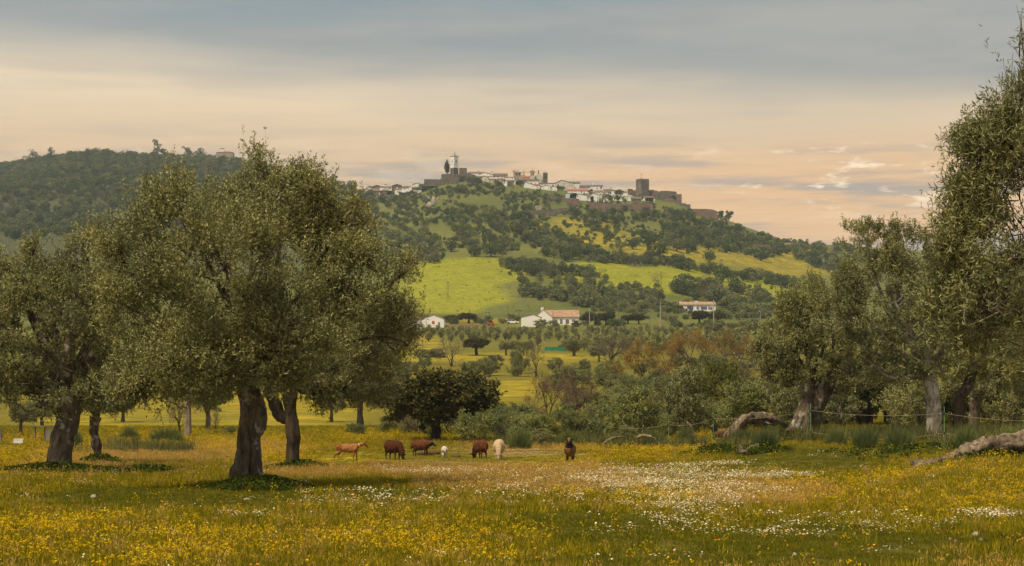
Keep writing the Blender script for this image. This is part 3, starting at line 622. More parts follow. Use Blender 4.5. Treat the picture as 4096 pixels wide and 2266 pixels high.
stone_block('terrace_wall', 'long overgrown terrace wall across the upper slope', [(2060, 862), (2100, 845), (2270, 832), (2270, 842), (2110, 860)][::-1], None, 2, 'schist')
house('hermitage', 'ruined stone hermitage with domed roof on the wooded ridge', 865, 932, 603, 611, 652, 'hip', 'tan_stone', 'terracotta', cat='chapel', Y=1870, chims=[(886, 594, 14)])
house('ruined_house', 'roofless stone house on the saddle behind the big olive', 1262, 1312, 712, 716, 745, 'flat', 'schist', cat='ruin', Y=1660)
house('ruined_house', 'long roofless ruin among trees on the right slope', 3030, 3082, 978, 981, 1000, 'flat', 'schist_pink', cat='ruin')
house('ruined_house', 'tumbled stone ruin below the right ridge trees', 3130, 3170, 970, 974, 990, 'flat', 'tan_stone', cat='ruin')
house('ruined_house', 'low pale stone ruin on the wooded left hilltop', 448, 496, 624, 627, 648, 'flat', 'tan_stone', cat='ruin', Y=1960)

# ------------------------------------------------------------------ farmhouses in the valley
bar_ = house('barn', 'white barn with terracotta roof and red door beyond the big olive', 1690, 1776, 1260, 1276, 1312, 'front', roof='farm_tile', depth=14, cat='barn', apex=.51,
             doors=[(1733, 1285, 1297, 10)], trim='red_paint', over=.15)
s_ = bar_.location.y / FP
wg = MB(); 
for i in range(2):
    for j in range(4): wg.box((1752.5 + i * 4 - 1733) * s_, (1752.5 + i * 4 + 3 - 1733) * s_, -.06, .05, (1308 - 1303 + j * 4.6) * s_, (1308 - 1303 + j * 4.6 + 3.4) * s_)
wg.ob('window', MAT['dark_glass'], bar_)
house('barn', 'long tiled wing of the white barn reaching behind the big olive', 1560, 1692, 1258, 1276, 1312, 'side', roof='farm_tile', depth=9, cat='barn', dY=3, over=.2)
house('farmhouse', 'white farmhouse with long terracotta roof and blue framed windows', 2178, 2314, 1240, 1268, 1302, 'side', roof='farm_tile', depth=10, cat='house', trim='blue_trim',
      wins=[(2221, 1281, 1292, 8), (2245, 1280, 1294, 5), (2269, 1281, 1293, 8), (2294, 1281, 1293, 8)], chims=(), over=.35)
h2 = house('farmhouse_wing', 'white gabled farmhouse wing with tall chimney', 2136, 2210, 1240, 1272, 1304, 'front', roof='farm_tile', depth=13, chims=[(2169, 1229, 11, .06)], apex=.5, over=.12, dY=.8)
house('farmhouse_annex', 'low white annex with sloping roof in front of the farmhouse wing', 2085, 2166, 1259, 1270, 1308, 'front', roof='farm_tile', depth=9, apex=.6, over=.12, dY=-3, eave_r=1272)
house('farmhouse', 'long white villa with two chimneys on the slope above the valley', 2722, 2862, 1207, 1220, 1246, 'side', roof='farm_tile', depth=9, trim='blue_trim', over=.3,
      wins=[(2755, 1227, 1235, 9), (2767, 1227, 1237, 8), (2790, 1229, 1236, 4), (2808, 1229, 1237, 4), (2816, 1229, 1237, 4), (2824, 1229, 1237, 4), (2837, 1230, 1237, 4), (2846, 1231, 1238, 4)],
      chims=[(2791, 1202, 13), (2726, 1204, 8)])
yv = Yof(2790, 1247) - 2
tw = MB(); s_ = yv / FP
tw.box(-95 * s_, 100 * s_, 0, 1.0, -2.5, 6 * s_)
t_ = tw.ob('terrace_wall', MAT['schist_pink'], None, at(2790, 1252, yv)); tag(t_, 'low brown terrace wall in front of the villa', 'wall', kind='thing')
house('open_shelter', 'white lean-to shelter at the edge of the big olive', 1628, 1690, 1297, 1302, 1326, 'mono', 'whitewash', 'old_tile', depth=4, cat='shelter', wins=[(1655, 1308, 1322, 26)])
# tiled carport
yc = Yof(1660, 1392); s_ = yc / FP
cp = thing('open_shed', 'open shed with sagging reddish tile roof by the olive crown', 'shed', at(1660, 1392, yc))
MB().add([(-30 * s_, 0, 37 * s_), (34 * s_, 0, 28 * s_), (34 * s_, 3, 33 * s_), (-30 * s_, 3, 42 * s_), (-30 * s_, 0, 39 * s_), (34 * s_, 0, 30 * s_), (34 * s_, 3, 35 * s_), (-30 * s_, 3, 44 * s_)],
         [(0, 3, 2, 1), (4, 5, 6, 7), (0, 1, 5, 4), (1, 2, 6, 5), (2, 3, 7, 6), (3, 0, 4, 7)]).ob('roof', MAT['terracotta'], cp)
for X in (-22, -2, 4, 30): MB().bar((X * s_, .3, -1), (X * s_, .3, (32 - X * .13) * s_), .12).ob('post', MAT['pole_wood'], cp)

# vehicles and small things of the valley
def car(label, xc, yb, L, paint, Y=None, group=None, rz=0.0, name='parked_car'):
    Y = Y or Yof(xc, yb); r = thing(name, label, 'car', at(xc, yb, Y), rz, group)
    k = L / 4.2
    m_ = MB().prism([(-2.1 * k, .3 * k), (2.1 * k, .3 * k), (2.12 * k, .7 * k), (1.95 * k, .88 * k), (1.15 * k, .95 * k), (-1.95 * k, 1.0 * k), (-2.1 * k, .8 * k)], -.85 * k, .85 * k); m_.ob('body', MAT[paint], r)
    MB().prism([(1.15 * k, .955 * k), (.45 * k, 1.42 * k), (-1.4 * k, 1.46 * k), (-1.95 * k, 1.005 * k)], -.72 * k, .72 * k).ob('cabin', MAT[paint], r)
    MB().prism([(.9 * k, 1.0 * k), (.4 * k, 1.36 * k), (-.4 * k, 1.38 * k), (-.4 * k, 1.0 * k)], -.74 * k, -.70 * k).ob('window', MAT['dark_glass'], r)
    MB().prism([(-.5 * k, 1.0 * k), (-.5 * k, 1.38 * k), (-1.3 * k, 1.4 * k), (-1.7 * k, 1.04 * k)], -.74 * k, -.70 * k).ob('window', MAT['dark_glass'], r)
    for X in (-1.3, 1.3):
        for y in (-.86, .66):
            w_ = MB().frus(12, .33 * k, .33 * k, 0, .2 * k).ob('wheel', MAT['rubber'], r, (X * k, y * k + .2 * k, .33 * k)); w_.rotation_euler = (R(90), 0, 0)
    return r
car('white car parked left of the farmhouse annex', 2051, 1297, 4.0, 'white_paint')
car('white car on the grass before the long farmhouse roof', 2305, 1300, 4.2, 'white_paint', Y=Yof(2300, 1300) - 6)
car('white car parked on the bastion below the bell tower', 1793, 722, 4.4, 'white_paint', Y=1494)
car('pale car at the left on the village bastion', 1770, 720, 4.2, 'white_paint', Y=1499)
yt = Yof(1963, 1304); s_ = yt / FP
tr = thing('farm_trailer', 'red farm trailer standing on the track in the valley', 'trailer', at(1963, 1304, yt))
tb = MB().box(-14 * s_, 14 * s_, 0, 2, .45, .55); tb.box(-14 * s_, 14 * s_, 0, .08, .55, 1.0).box(-14 * s_, 14 * s_, 1.92, 2, .55, 1.0).box(-14 * s_, -14 * s_ + .08, .08, 1.92, .55, 1.0).box(14 * s_ - .08, 14 * s_, .08, 1.92, .55, 1.0); tb.ob('bed', MAT['red_paint'], tr)
for X in (-.7, .7):
    for y in (.05, 1.75): MB().frus(12, .38, .38, 0, .2).ob('wheel', MAT['rubber'], tr, (X, y + .2, .38)).rotation_euler = (R(90), 0, 0)
house('stone_shed', 'small grey stone shed right of the farmhouse', 2324, 2352, 1288, 1291, 1303, 'side', 'grey_concrete', 'grey_concrete', depth=3, cat='shed')
yn = Yof(2222, 1412); s_ = yn / FP
gn = thing('windbreak_screen', 'green mesh windbreak screen stretched under the olive trees', 'screen', at(2222, 1403, yn))
MB().box(-42 * s_, 42 * s_, 0, .05, .0, 14 * s_).ob('netting', MAT['green_net'], gn)
for X in (-42, -14, 14, 42): MB().bar((X * s_, .12, -1.0), (X * s_, .12, 14.5 * s_), .05).ob('post', MAT['pole_wood'], gn)
# utility poles
def pole(label, x, yt, yb, arm=0, wd=0.14, Y=None, lamp=False, wood='pole_wood', cat='utility pole'):
    Y = Y or Yof(x, yb); s = Y / FP; H = (yb - yt) * s; r = thing('utility_pole' if not lamp else 'street_lamp', label, cat, at(x, yb, Y))
    MB().bar((0, 0, -1), (0, 0, H), wd * 1.2, 7, wd * .75).ob('shaft', MAT[wood], r)
    if arm:
        MB().box(-arm / 2, arm / 2, -.1, .1, H - 1.0, H - .8).ob('crossarm', MAT['dark_iron'], r)
        for X in np.linspace(-arm / 2, arm / 2, 3): MB().frus(6, .08, .05, H - .8, H - .45, X).ob('insulator', MAT['grey_concrete'], r)
    if lamp: MB().box(-.75, 0, -.12, .12, H - .1, H + .1).ob('lamp_head', MAT['grey_concrete'], r)
pole('thin pole behind the bushes right of the barn', 1877, 1236, 1291)
pole('concrete pole with crossarm between barn and farmhouse', 1951, 1240, 1286, 1.6, .17, wood='grey_concrete')
pole('tall pale pole left of the white parked car', 2031, 1228, 1306, wd=.16)
pole('small crossarm pole on the meadow behind the farmhouse', 2075, 1233, 1268, 2.4)
pole('dark thin pole in front of the farmhouse wall', 2212, 1245, 1311, wd=.1)
pole('brown pole rising above the trees behind the farmhouse', 2305, 1188, 1258)
pole('pale pole beside the grey stone shed', 2358, 1231, 1306, wd=.15, wood='grey_concrete')
pole('thin dark pole right of the grey stone shed', 2376, 1247, 1306, wd=.1)
pole('pole between the farmhouse oaks and the dark round oak', 2473, 1197, 1294)
pole('slim leaning pole in the middle of the olive rows', 2601, 1268, 1322, wd=.1)
pole('tall concrete pole with double crossarm in the olive rows', 2642, 1207, 1326, 3.0, .2, wood='tan_stone')
pole('tallest plain pole in front of the villa', 2855, 1201, 1342, wd=.19, wood='tan_stone')
pole('wooden pole among the rust brown trees', 2564, 1367, 1428, wd=.13)
pole('street lamp on the slope at the right of the villa', 3042, 1246, 1287, wd=.08, lamp=True, cat='street lamp', wood='grey_concrete')
pole('lone pole standing in the bright green meadow', 1792, 1123, 1196, wd=.15, arm=1.2)
pole('weathered post beside the bare tree below the open shed', 1681, 1400, 1458, wd=.13)
pole('short brown post under the olive trees by the screen', 2107, 1380, 1424, wd=.12)
# ------------------------------------------------------------------ foliage
def leafmat(name, dark, mid, light, under, trans=0.14, rough=0.5, jitter=0.12):
    m = bpy.data.materials.new(name); m.use_nodes = True; N = NT(m.node_tree); b = N.n['Principled BSDF']; out = N.n['Material Output']
    r = N.new('ShaderNodeAttribute', attribute_name='rnd').outputs['Fac']
    col = N.ramp(r, [(0.0, dark), (0.5, mid), (0.93, light), (1.0, (light[0] * 1.25, light[1] * 1.05, light[2] * .7))])
    g = N.new('ShaderNodeNewGeometry')
    col = N.mix(g.outputs['Backfacing'], col, N.mix(0.45, C4(under), col))
    big = N.noise(g.outputs['Position'], 0.55, 3.0, 0.6)
    col = N.mix(1.0, col, N.ramp(big, [(0.3, (0.66, 0.70, 0.72)), (0.7, (1.36, 1.26, 1.02))]), 'MULTIPLY')
    if jitter:
        oi = N.new('ShaderNodeObjectInfo').outputs['Random']
        col = N.mix(1.0, col, N.ramp(oi, [(0.0, (1 - jitter, 1 - jitter, 1 - jitter * .6)), (0.5, (1, 1, 1)), (1.0, (1 + jitter * 1.4, 1 + jitter, 1 + jitter * .4))]), 'MULTIPLY')
    N.l.new(col, b.inputs['Base Color']); b.inputs['Roughness'].default_value = rough; b.inputs['Specular IOR Level'].default_value = 0.18
    t = N.new('ShaderNodeBsdfTranslucent'); N.l.new(col, t.inputs[0])
    mx = N.new('ShaderNodeMixShader', i0=trans); N.l.new(b.outputs[0], mx.inputs[1]); N.l.new(t.outputs[0], mx.inputs[2])
    N.l.new(mx.outputs[0], out.inputs[0]); MAT[name] = m; return m
leafmat('olive_leaf', (0.073, 0.080, 0.024), (0.157, 0.164, 0.055), (0.304, 0.312, 0.131), (0.400, 0.405, 0.223))
leafmat('olive_grey', (0.069, 0.084, 0.028), (0.138, 0.163, 0.060), (0.249, 0.278, 0.108), (0.322, 0.356, 0.153))
leafmat('holm_leaf', (0.036, 0.041, 0.008), (0.065, 0.067, 0.014), (0.122, 0.113, 0.028), (0.143, 0.132, 0.043), 0.12)
leafmat('yellow_green', (0.070, 0.086, 0.010), (0.123, 0.136, 0.014), (0.199, 0.204, 0.026), (0.187, 0.192, 0.042))
leafmat('broom_green', (0.061, 0.088, 0.027), (0.094, 0.129, 0.041), (0.155, 0.187, 0.069), (0.133, 0.164, 0.064), 0.15)
leafmat('far_olive', (0.100, 0.121, 0.054), (0.153, 0.178, 0.081), (0.236, 0.261, 0.117), (0.200, 0.221, 0.106), 0.1, 0.8, 0.22)
leafmat('far_oak', (0.049, 0.073, 0.027), (0.081, 0.113, 0.042), (0.129, 0.165, 0.062), (0.107, 0.140, 0.056), 0.1, 0.8, 0.22)
leafmat('far_bare', (0.10, 0.085, 0.070), (0.15, 0.128, 0.105), (0.21, 0.185, 0.15), (0.15, 0.13, 0.11), 0.05, 0.9, 0.2)
leafmat('rust_leaf', (0.184, 0.115, 0.023), (0.270, 0.176, 0.034), (0.356, 0.242, 0.048), (0.270, 0.176, 0.040), 0.2, 0.8, 0.15)
leafmat('brown_leaf', (0.10, 0.068, 0.038), (0.15, 0.098, 0.052), (0.20, 0.14, 0.08), (0.15, 0.10, 0.06), 0.15, 0.8, 0.15)
leafmat('cypress_leaf', (0.012, 0.030, 0.018), (0.022, 0.045, 0.025), (0.04, 0.06, 0.03), (0.03, 0.045, 0.025), 0.08, 0.8, 0.05)

def barkmat(name, c1, c2, lichen, lf=0.58, scale=9.0):
    m = bpy.data.materials.new(name); m.use_nodes = True; N = NT(m.node_tree); b = N.n['Principled BSDF']
    v = N.new('ShaderNodeTexCoord').outputs['Object']
    st = N.vmul(v, (1, 1, 0.28))
    f = N.noise(st, scale, 7.0, 0.65)
    col = N.ramp(f, [(0.33, c1), (0.66, c2)])
    l = N.sstep(N.noise(v, 2.3, 6.0, 0.65), lf, lf + 0.07)
    col = N.mix(N.math('MULTIPLY', l, 0.85), col, C4(lichen))
    N.l.new(col, b.inputs['Base Color']); b.inputs['Roughness'].default_value = 0.95; b.inputs['Specular IOR Level'].default_value = 0.1
    bn = N.new('ShaderNodeBump'); bn.inputs['Strength'].default_value = 1.0; bn.inputs['Distance'].default_value = 0.06
    N.l.new(f, bn.inputs['Height']); N.l.new(bn.outputs[0], b.inputs['Normal']); MAT[name] = m
barkmat('olive_bark', (0.040, 0.030, 0.020), (0.20, 0.155, 0.11), (0.40, 0.385, 0.32), .55)
barkmat('pale_bark', (0.13, 0.105, 0.078), (0.44, 0.38, 0.30), (0.58, 0.53, 0.46), 0.50)
barkmat('dark_bark', (0.028, 0.020, 0.014), (0.105, 0.080, 0.056), (0.20, 0.18, 0.14), 0.62)
barkmat('dead_wood', (0.045, 0.033, 0.023), (0.28, 0.215, 0.155), (0.38, 0.31, 0.24), 0.56, 7.0)
mat('twig', (0.10, 0.078, 0.045), (0.19, 0.15, 0.075), 3, 0.9)
mat('grey_twig', (0.10, 0.078, 0.062), (0.165, 0.13, 0.105), 3, 0.9, jitter=0.15)
mat('rust_twig', (0.15, 0.098, 0.040), (0.23, 0.152, 0.062), 3, 0.9, jitter=0.15)

def unit(V): return V / np.maximum(np.linalg.norm(V, axis=-1, keepdims=True), 1e-9)
def runit(n, rng): return unit(rng.normal(size=(n, 3)))
def leafquads(P, D, L, Wd, rng):
    n = len(P); S = unit(np.cross(D, runit(n, rng))); L = np.asarray(L).reshape(-1, 1) * np.ones((n, 1)); Wd = np.asarray(Wd).reshape(-1, 1) * np.ones((n, 1))
    m = P + D * L * .45
    V = np.stack([P, m + S * Wd / 2, P + D * L, m - S * Wd / 2], 1).reshape(-1, 3)
    return V, np.arange(4 * n).reshape(n, 4)
def segprisms(A_, B_, ra, rb):
    """three-sided tapered sticks"""
    n = len(A_); D = unit(B_ - A_); u = unit(np.cross(D, np.where(np.abs(D[:, 2:3]) < .9, [[0, 0, 1.0]], [[1.0, 0, 0]]))); w = np.cross(D, u)
    ra = np.asarray(ra).reshape(-1, 1) * np.ones((n, 1)); rb = np.asarray(rb).reshape(-1, 1) * np.ones((n, 1)); V = []
    for k in range(3):
        q = u * math.cos(2.0944 * k) + w * math.sin(2.0944 * k); V += [A_ + q * ra, B_ + q * rb]
    V = np.stack(V, 1).reshape(-1, 3)                         # A0 B0 A1 B1 A2 B2
    b = (np.arange(n) * 6)[:, None, None] + np.array([[0, 2, 3, 1], [2, 4, 5, 3], [4, 0, 1, 5]])[None]
    return V, b.reshape(-1, 4)
def joinq(parts):
    V, F, o = [], [], 0
    for v, f in parts: V.append(v); F.append(f + o); o += len(v)
    return np.concatenate(V), np.concatenate(F)
def crownpts(lumps, n, rng, up=0.15, gap=-0.30, gs=1.6, rough=0.22, inner=0.55, seed=0, cl=0, crad=0.2, floor=0.12):
    if cl:                                                     # leafy tufts: many shoots gathered round each centre
        P, Nn = crownpts(lumps, max(int(n / cl * 1.25), 20), rng, up, gap, gs, rough, inner, seed, 0, 0, floor)
        i = np.repeat(np.arange(len(P)), cl); o = rng.normal(size=(len(i), 3)) * crad * (.55 + .9 * rng.random(len(P)))[i][:, None] * np.array([1, 1, .75])
        return P[i] + o, unit(Nn[i] + unit(o) * .7)
    L = np.array(lumps, float); wt = (L[:, 3] * L[:, 4] + L[:, 4] * L[:, 5] + L[:, 3] * L[:, 5]); wt = np.maximum(wt, wt.mean() * floor); wt /= wt.sum()
    k = rng.choice(len(L), n, p=wt); d = runit(n, rng); d[:, 2] += up; d = unit(d)
    r = inner + (1 - inner) * rng.random(n) ** 0.6
    C = L[k, :3]; A_ = L[k, 3:6]
    P = C + d * A_ * r[:, None]
    P = C + (P - C) * (1 + rough * fbm(P * gs * .8 + 3.1, seed + 5, 2))[:, None]
    keep = vnoise(P * gs, seed + 9) + 0.5 * vnoise(P * gs * 2.3, seed + 10) > gap
    ins = np.zeros(n, bool)
    for j in range(len(L)): ins |= ((((P - L[j, :3]) / L[j, 3:6]) ** 2).sum(1) < 0.30) & (k != j)
    keep &= ~(ins & (rng.random(n) < .8))
    nrm = unit((P - C) / A_ ** 2)
    return P[keep], nrm[keep]
def foliage(P, Nn, rng, slen, nleaf, leafL, leafW, uprt=0.6, out=0.5, jit=0.5, twig=0.004, lsd=0.25):
    n = len(P); D = unit(Nn * out + np.array([0, 0, uprt]) + runit(n, rng) * jit); sl = slen * (0.5 + rng.random(n))
    base = P - D * (sl * .8)[:, None]
    i = np.repeat(np.arange(n), nleaf); t = rng.random(n * nleaf)
    lp = base[i] + D[i] * (sl[i] * t)[:, None]
    ld = unit(D[i] * 0.75 + runit(n * nleaf, rng) * 0.85)
    ll = leafL * (1 + lsd * rng.normal(size=n * nleaf)).clip(.5, 1.6)
    V, F_ = leafquads(lp, ld, ll, leafW * (.8 + .4 * rng.random(n * nleaf)), rng)
    parts = [(V, F_)]; nl = len(F_)
    if twig: k2 = np.arange(0, n, 3); parts.append(segprisms(base[k2], base[k2] + D[k2] * sl[k2, None], twig, twig * .5))
    V, F_ = joinq(parts)
    rnd = rng.random(len(F_)); shr = rng.random(n)                       # whole shoots lean lighter or darker
    rnd[:nl] = np.clip(.55 * rnd[:nl] + .45 * shr[i], 0, 1)
    mi = np.zeros(len(F_), np.int32); mi[nl:] = 1
    return V, F_, rnd, mi
def crownmesh(name, V, F_, rnd, mi, mats):
    me = npmesh(name, V, F_, False, {'rnd': rnd})
    for m_ in mats: me.materials.append(MAT[m_])
    me.polygons.foreach_set('material_index', mi)
    return me
def spline(pts, n):
    P = np.array(pts, float); m = len(P); t = np.linspace(0, m - 1, n); i = np.minimum(t.astype(int), m - 2); f = (t - i)[:, None]
    Q = np.concatenate([[2 * P[0] - P[1]], P, [2 * P[-1] - P[-2]]]); a, b, c, d = Q[i], Q[i + 1], Q[i + 2], Q[i + 3]
    return .5 * (2 * b + (c - a) * f + (2 * a - 5 * b + 4 * c - d) * f ** 2 + (3 * b - a - 3 * c + d) * f ** 3)
def tube(path, rad, n=24, seg=14, gnarl=0.12, lobes=3, twist=1.2, seed=0, flare=0.0, cap=False):
    S = spline([list(p) + [r] for p, r in zip(path, rad)], n); P, r = S[:, :3], np.maximum(S[:, 3], .003)
    T = unit(np.gradient(P, axis=0)); u = np.zeros_like(P); ref = np.array([1.0, 0.2, 0]); 
    u[0] = unit(np.cross(np.cross(T[0], ref), T[0])[None])[0]
    for k in range(1, n): q = u[k - 1] - T[k] * np.dot(u[k - 1], T[k]); u[k] = q / np.linalg.norm(q)
    w = np.cross(T, u); th = np.linspace(0, 2 * math.pi, seg, endpoint=False)
    ln = np.concatenate([[0], np.cumsum(np.linalg.norm(np.diff(P, axis=0), axis=1))])
    dirs = u[:, None] * np.cos(th)[None, :, None] + w[:, None] * np.sin(th)[None, :, None]
    rr = r[:, None] * np.ones((1, seg)); ph = th[None] * lobes + twist * ln[:, None] * 2 + seed
    rr = rr * (1 + gnarl * .7 * np.sin(ph) + gnarl * .5 * np.sin(2 * ph - twist * ln[:, None] * 5 + 1.3))
    Q = P[:, None] + dirs * rr[..., None]
    rr = rr * (1 + gnarl * 1.1 * fbm(Q * np.array([3.0, 3.0, 1.6]) / max(r.mean() * 2.2, .05) * .9, seed, 4))
    if flare: rr = rr * (1 + flare * np.exp(-ln / (r[0] * 1.0))[:, None] * (0.55 + .45 * np.sin(th * 5 + seed))[None])
    V = (P[:, None] + dirs * rr[..., None]).reshape(-1, 3)
    a = np.arange(n * seg).reshape(n, seg); b = np.roll(a, -1, 1)
    F_ = np.stack([a[:-1], b[:-1], b[1:], a[1:]], -1).reshape(-1, 4)
    if cap:
        V = np.concatenate([V, P[:1], P[-1:]]); c0, c1 = n * seg, n * seg + 1; ii = np.arange(0, seg, 2)
        F_ = np.concatenate([F_, np.stack([np.full(len(ii), c0), (ii + 2) % seg, ii + 1, ii], -1), np.stack([np.full(len(ii), c1), (n - 1) * seg + ii, (n - 1) * seg + ii + 1, (n - 1) * seg + (ii + 2) % seg], -1)])
    return V, F_

def olive(name, label, Y, xb, stems, lumps, dens, leafL, leafW, seed, bark='olive_bark', leaf='olive_leaf', cl=20, crad=.17, slen=0.34, nleaf=10, cat='olive tree', group=None, yb=None, crown_top=None, uprt=.6, limb=.45, gap=-.3, twig=.005, sub=.035, floor=.12, spikes=240):
    """stems: lists of (x, y, width[, dY]) in photo pixels at distance Y; lumps: (x, y, rx, ry[, dY[, ryd]])"""
    rng = np.random.default_rng(seed); s = Y / FP
    base = G(xb, Y); B = np.array(base)
    def w3(x, y, dY=0.0): return np.array(at(x, y, Y)) * np.array([1, 0, 1]) + np.array([0, Y + dY, 0]) - B
    root = thing(name, label, cat, base, 0, group)
    LL = []
    for l in lumps:
        x, y, rx, ry = l[:4]; dY = l[4] if len(l) > 4 else 0; rd = l[5] if len(l) > 5 else (rx + ry) / 2 * s
        LL.append(list(w3(x, y, dY)) + [rx * s, rd, ry * s])
    parts = []; tops = []
    for q, st in enumerate(stems):
        path = [w3(p[0], p[1], p[3] if len(p) > 3 else 0) for p in st]; rad = [p[2] * s / 2 for p in st]
        if q == 0 or abs(st[0][1] - stems[0][0][1]) < 40: path[0][2] = min(path[0][2], -.25)
        parts.append(tube(path, rad, 14 + 6 * len(st), 22, .16, 3 + q % 2, 1.0, seed + q, .35 if q == 0 else .15))
        tops.append((path[-1], rad[-1]))
    for k, l in enumerate(LL):                                   # limbs from the crown base into every clump
        c = np.array(l[:3]); tp, tr_ = tops[0] if len(tops) == 1 else min(tops, key=lambda t: np.linalg.norm(t[0] - c))
        mid = tp * .5 + c * .5 + rng.normal(size=3) * .18 * np.linalg.norm(c - tp) * np.array([.5, .5, .25]); r0 = tr_ * limb
        parts.append(tube([tp - np.array([0, 0, .15]), tp * .8 + mid * .2 + np.array([0, 0, .1]), mid, c], [r0 * 1.15, r0, r0 * .6, min(.025, r0 * .4)], 16, 8, .1, 3, 1, seed + k))
        for j in range(7):
            e = c + runit(1, rng)[0] * np.array(l[3:6]) * .85; e[2] = max(e[2], c[2] - l[5] * .5)
            m2 = mid * .3 + c * .7; a = m2 + rng.normal(size=3) * .1
            parts.append(tube([a, a * .5 + e * .5 + rng.normal(size=3) * .12, e], [sub, sub * .55, sub * .17], 8, 5, .05, 2, 1, seed + j))
    V, F_ = joinq(parts); ob('trunk', npmesh('trunk', V, F_, True), MAT[bark], root)
    n = int(dens)
    P, Nn = crownpts(LL, n, rng, seed=seed, gap=gap, cl=cl, crad=crad, floor=floor)
    V, F_, rnd, mi = foliage(P, Nn, rng, slen, nleaf, leafL, leafW, uprt=uprt, twig=twig)
    if spikes:                                                   # long upright shoots breaking the outline
        k = np.nonzero(Nn[:, 2] > .35)[0]; k = rng.choice(k, min(spikes, len(k)), replace=False); sp2 = slen * 1.5
        v2, f2, r2, m2 = foliage(P[k] + np.array([0, 0, sp2 * .55]), Nn[k], rng, sp2, 26, leafL * 1.05, leafW, uprt=1.5, out=.35, jit=.3, twig=twig)
        V, F_ = joinq([(V, F_), (v2, f2)]); rnd = np.concatenate([rnd, np.clip(r2 + .12, 0, 1)]); mi = np.concatenate([mi, m2])
    ob('crown', crownmesh('crown', V, F_, rnd, mi, [leaf, 'twig']), None, root)
    return root

olive('olive_tree', 'large old olive tree with split twisted trunk, the dominant one', 47.6, 985,
      [[(972, 1962, 128), (980, 1905, 108), (986, 1850, 98), (990, 1750, 92), (998, 1700, 90), (1004, 1655, 92), (1002, 1600, 84), (995, 1540, 90), (1000, 1470, 110)],
       [(1036, 1955, 52, -.25), (1032, 1850, 40, -.3), (1030, 1760, 36, -.25), (1046, 1705, 44, -.25), (1048, 1655, 46, -.2), (1032, 1600, 42, -.1), (1012, 1545, 36, 0)]],
      [(1000, 1120, 480, 360, 0, 2.6), (720, 860, 190, 170, -.5), (1030, 795, 165, 145, .3), (1190, 800, 150, 160, -.2), (1340, 975, 165, 185, .4), (560, 1060, 170, 180, -.6), (520, 1290, 140, 210, 0),
       (1470, 1150, 150, 180, -.3), (800, 1410, 260, 170, -1.2), (860, 1520, 150, 80, -1.1), (1140, 1490, 120, 90, -1.0), (490, 1540, 90, 80, -.4), (620, 1570, 120, 60, -.3), (1170, 1330, 240, 180, -1.3), (640, 1480, 170, 110, -.5), (950, 1050, 230, 230, -2.0), (1030, 645, 44, 66, .2), (1175, 680, 46, 74, 0), (670, 745, 70, 80, -.3), (1270, 800, 55, 60), (1425, 800, 14, 50), (440, 960, 70, 70), (1630, 1060, 40, 50), (1580, 1330, 110, 150, 0)],
      25500, 0.078, 0.0265, 11, limb=.20)
olive('olive_tree', 'slender olive with side stub, just right of the dominant olive trunk', 66, 1190,
      [[(1185, 1892, 70), (1172, 1850, 56), (1170, 1800, 50), (1172, 1740, 54), (1165, 1690, 52), (1160, 1640, 46), (1166, 1570, 56)],
       [(1160, 1690, 30), (1120, 1662, 40), (1102, 1622, 44), (1084, 1590, 34), (1060, 1550, 28)]],
      [(1340, 1360, 250, 200), (1520, 1400, 130, 150), (1200, 1480, 170, 110), (1430, 1520, 160, 110), (1080, 1500, 100, 80), (1590, 1290, 80, 100), (1290, 1580, 90, 60)],
      8400, 0.095, 0.029, 12, bark='dark_bark', limb=.3)
olive('olive_tree', 'thick-trunked olive with pale lichen patch at its base, far left', 63, 230,
      [[(226, 1908, 104), (232, 1850, 94), (238, 1804, 88), (252, 1753, 90), (268, 1703, 90), (270, 1652, 104), (262, 1590, 130)]],
      [(150, 1330, 300, 250), (310, 1040, 80, 110), (120, 1120, 130, 130), (40, 1440, 190, 190), (330, 1420, 140, 200), (260, 1200, 190, 190), (-90, 1250, 170, 260), (200, 1540, 200, 90, -.8), (420, 1290, 90, 150), (90, 1570, 170, 80), (390, 1570, 110, 80), (180, 1630, 110, 40, -.8), (30, 1060, 90, 60), (130, 985, 34, 50), (340, 960, 60, 50)],
      15000, 0.095, 0.029, 13)
olive('olive_tree', 'small knobbly olive standing behind the lichen-patched olive', 74, 396,
      [[(400, 1868, 48), (392, 1840, 30), (388, 1804, 30), (384, 1778, 38), (380, 1745, 30), (376, 1720, 36), (385, 1670, 44)]],
      [(400, 1570, 140, 80), (500, 1600, 70, 70), (300, 1560, 90, 80), (450, 1500, 120, 90)], 4200, 0.11, 0.034, 14)
olive('olive_tree', 'olive with splayed rooted trunk behind the green fence post', 95, 3240,
      [[(3250, 1760, 62), (3244, 1700, 70), (3250, 1640, 80), (3280, 1590, 76), (3310, 1530, 60)],
       [(3132, 1752, 34, -.6), (3172, 1705, 44, -.6), (3204, 1650, 50, -.5), (3228, 1590, 46, -.3), (3240, 1530, 40)], [(3205, 1762, 36, -.9), (3215, 1700, 34, -.8), (3226, 1640, 36, -.6), (3236, 1580, 34)]],
      [(3240, 1400, 170, 170), (3245, 1170, 80, 70), (3130, 1330, 100, 130), (3330, 1340, 170, 190), (3120, 1470, 90, 80), (3300, 1510, 150, 80), (3040, 1400, 60, 60), (3200, 1250, 110, 100), (3060, 1480, 50, 50)],
      10000, 0.115, 0.037, 15)
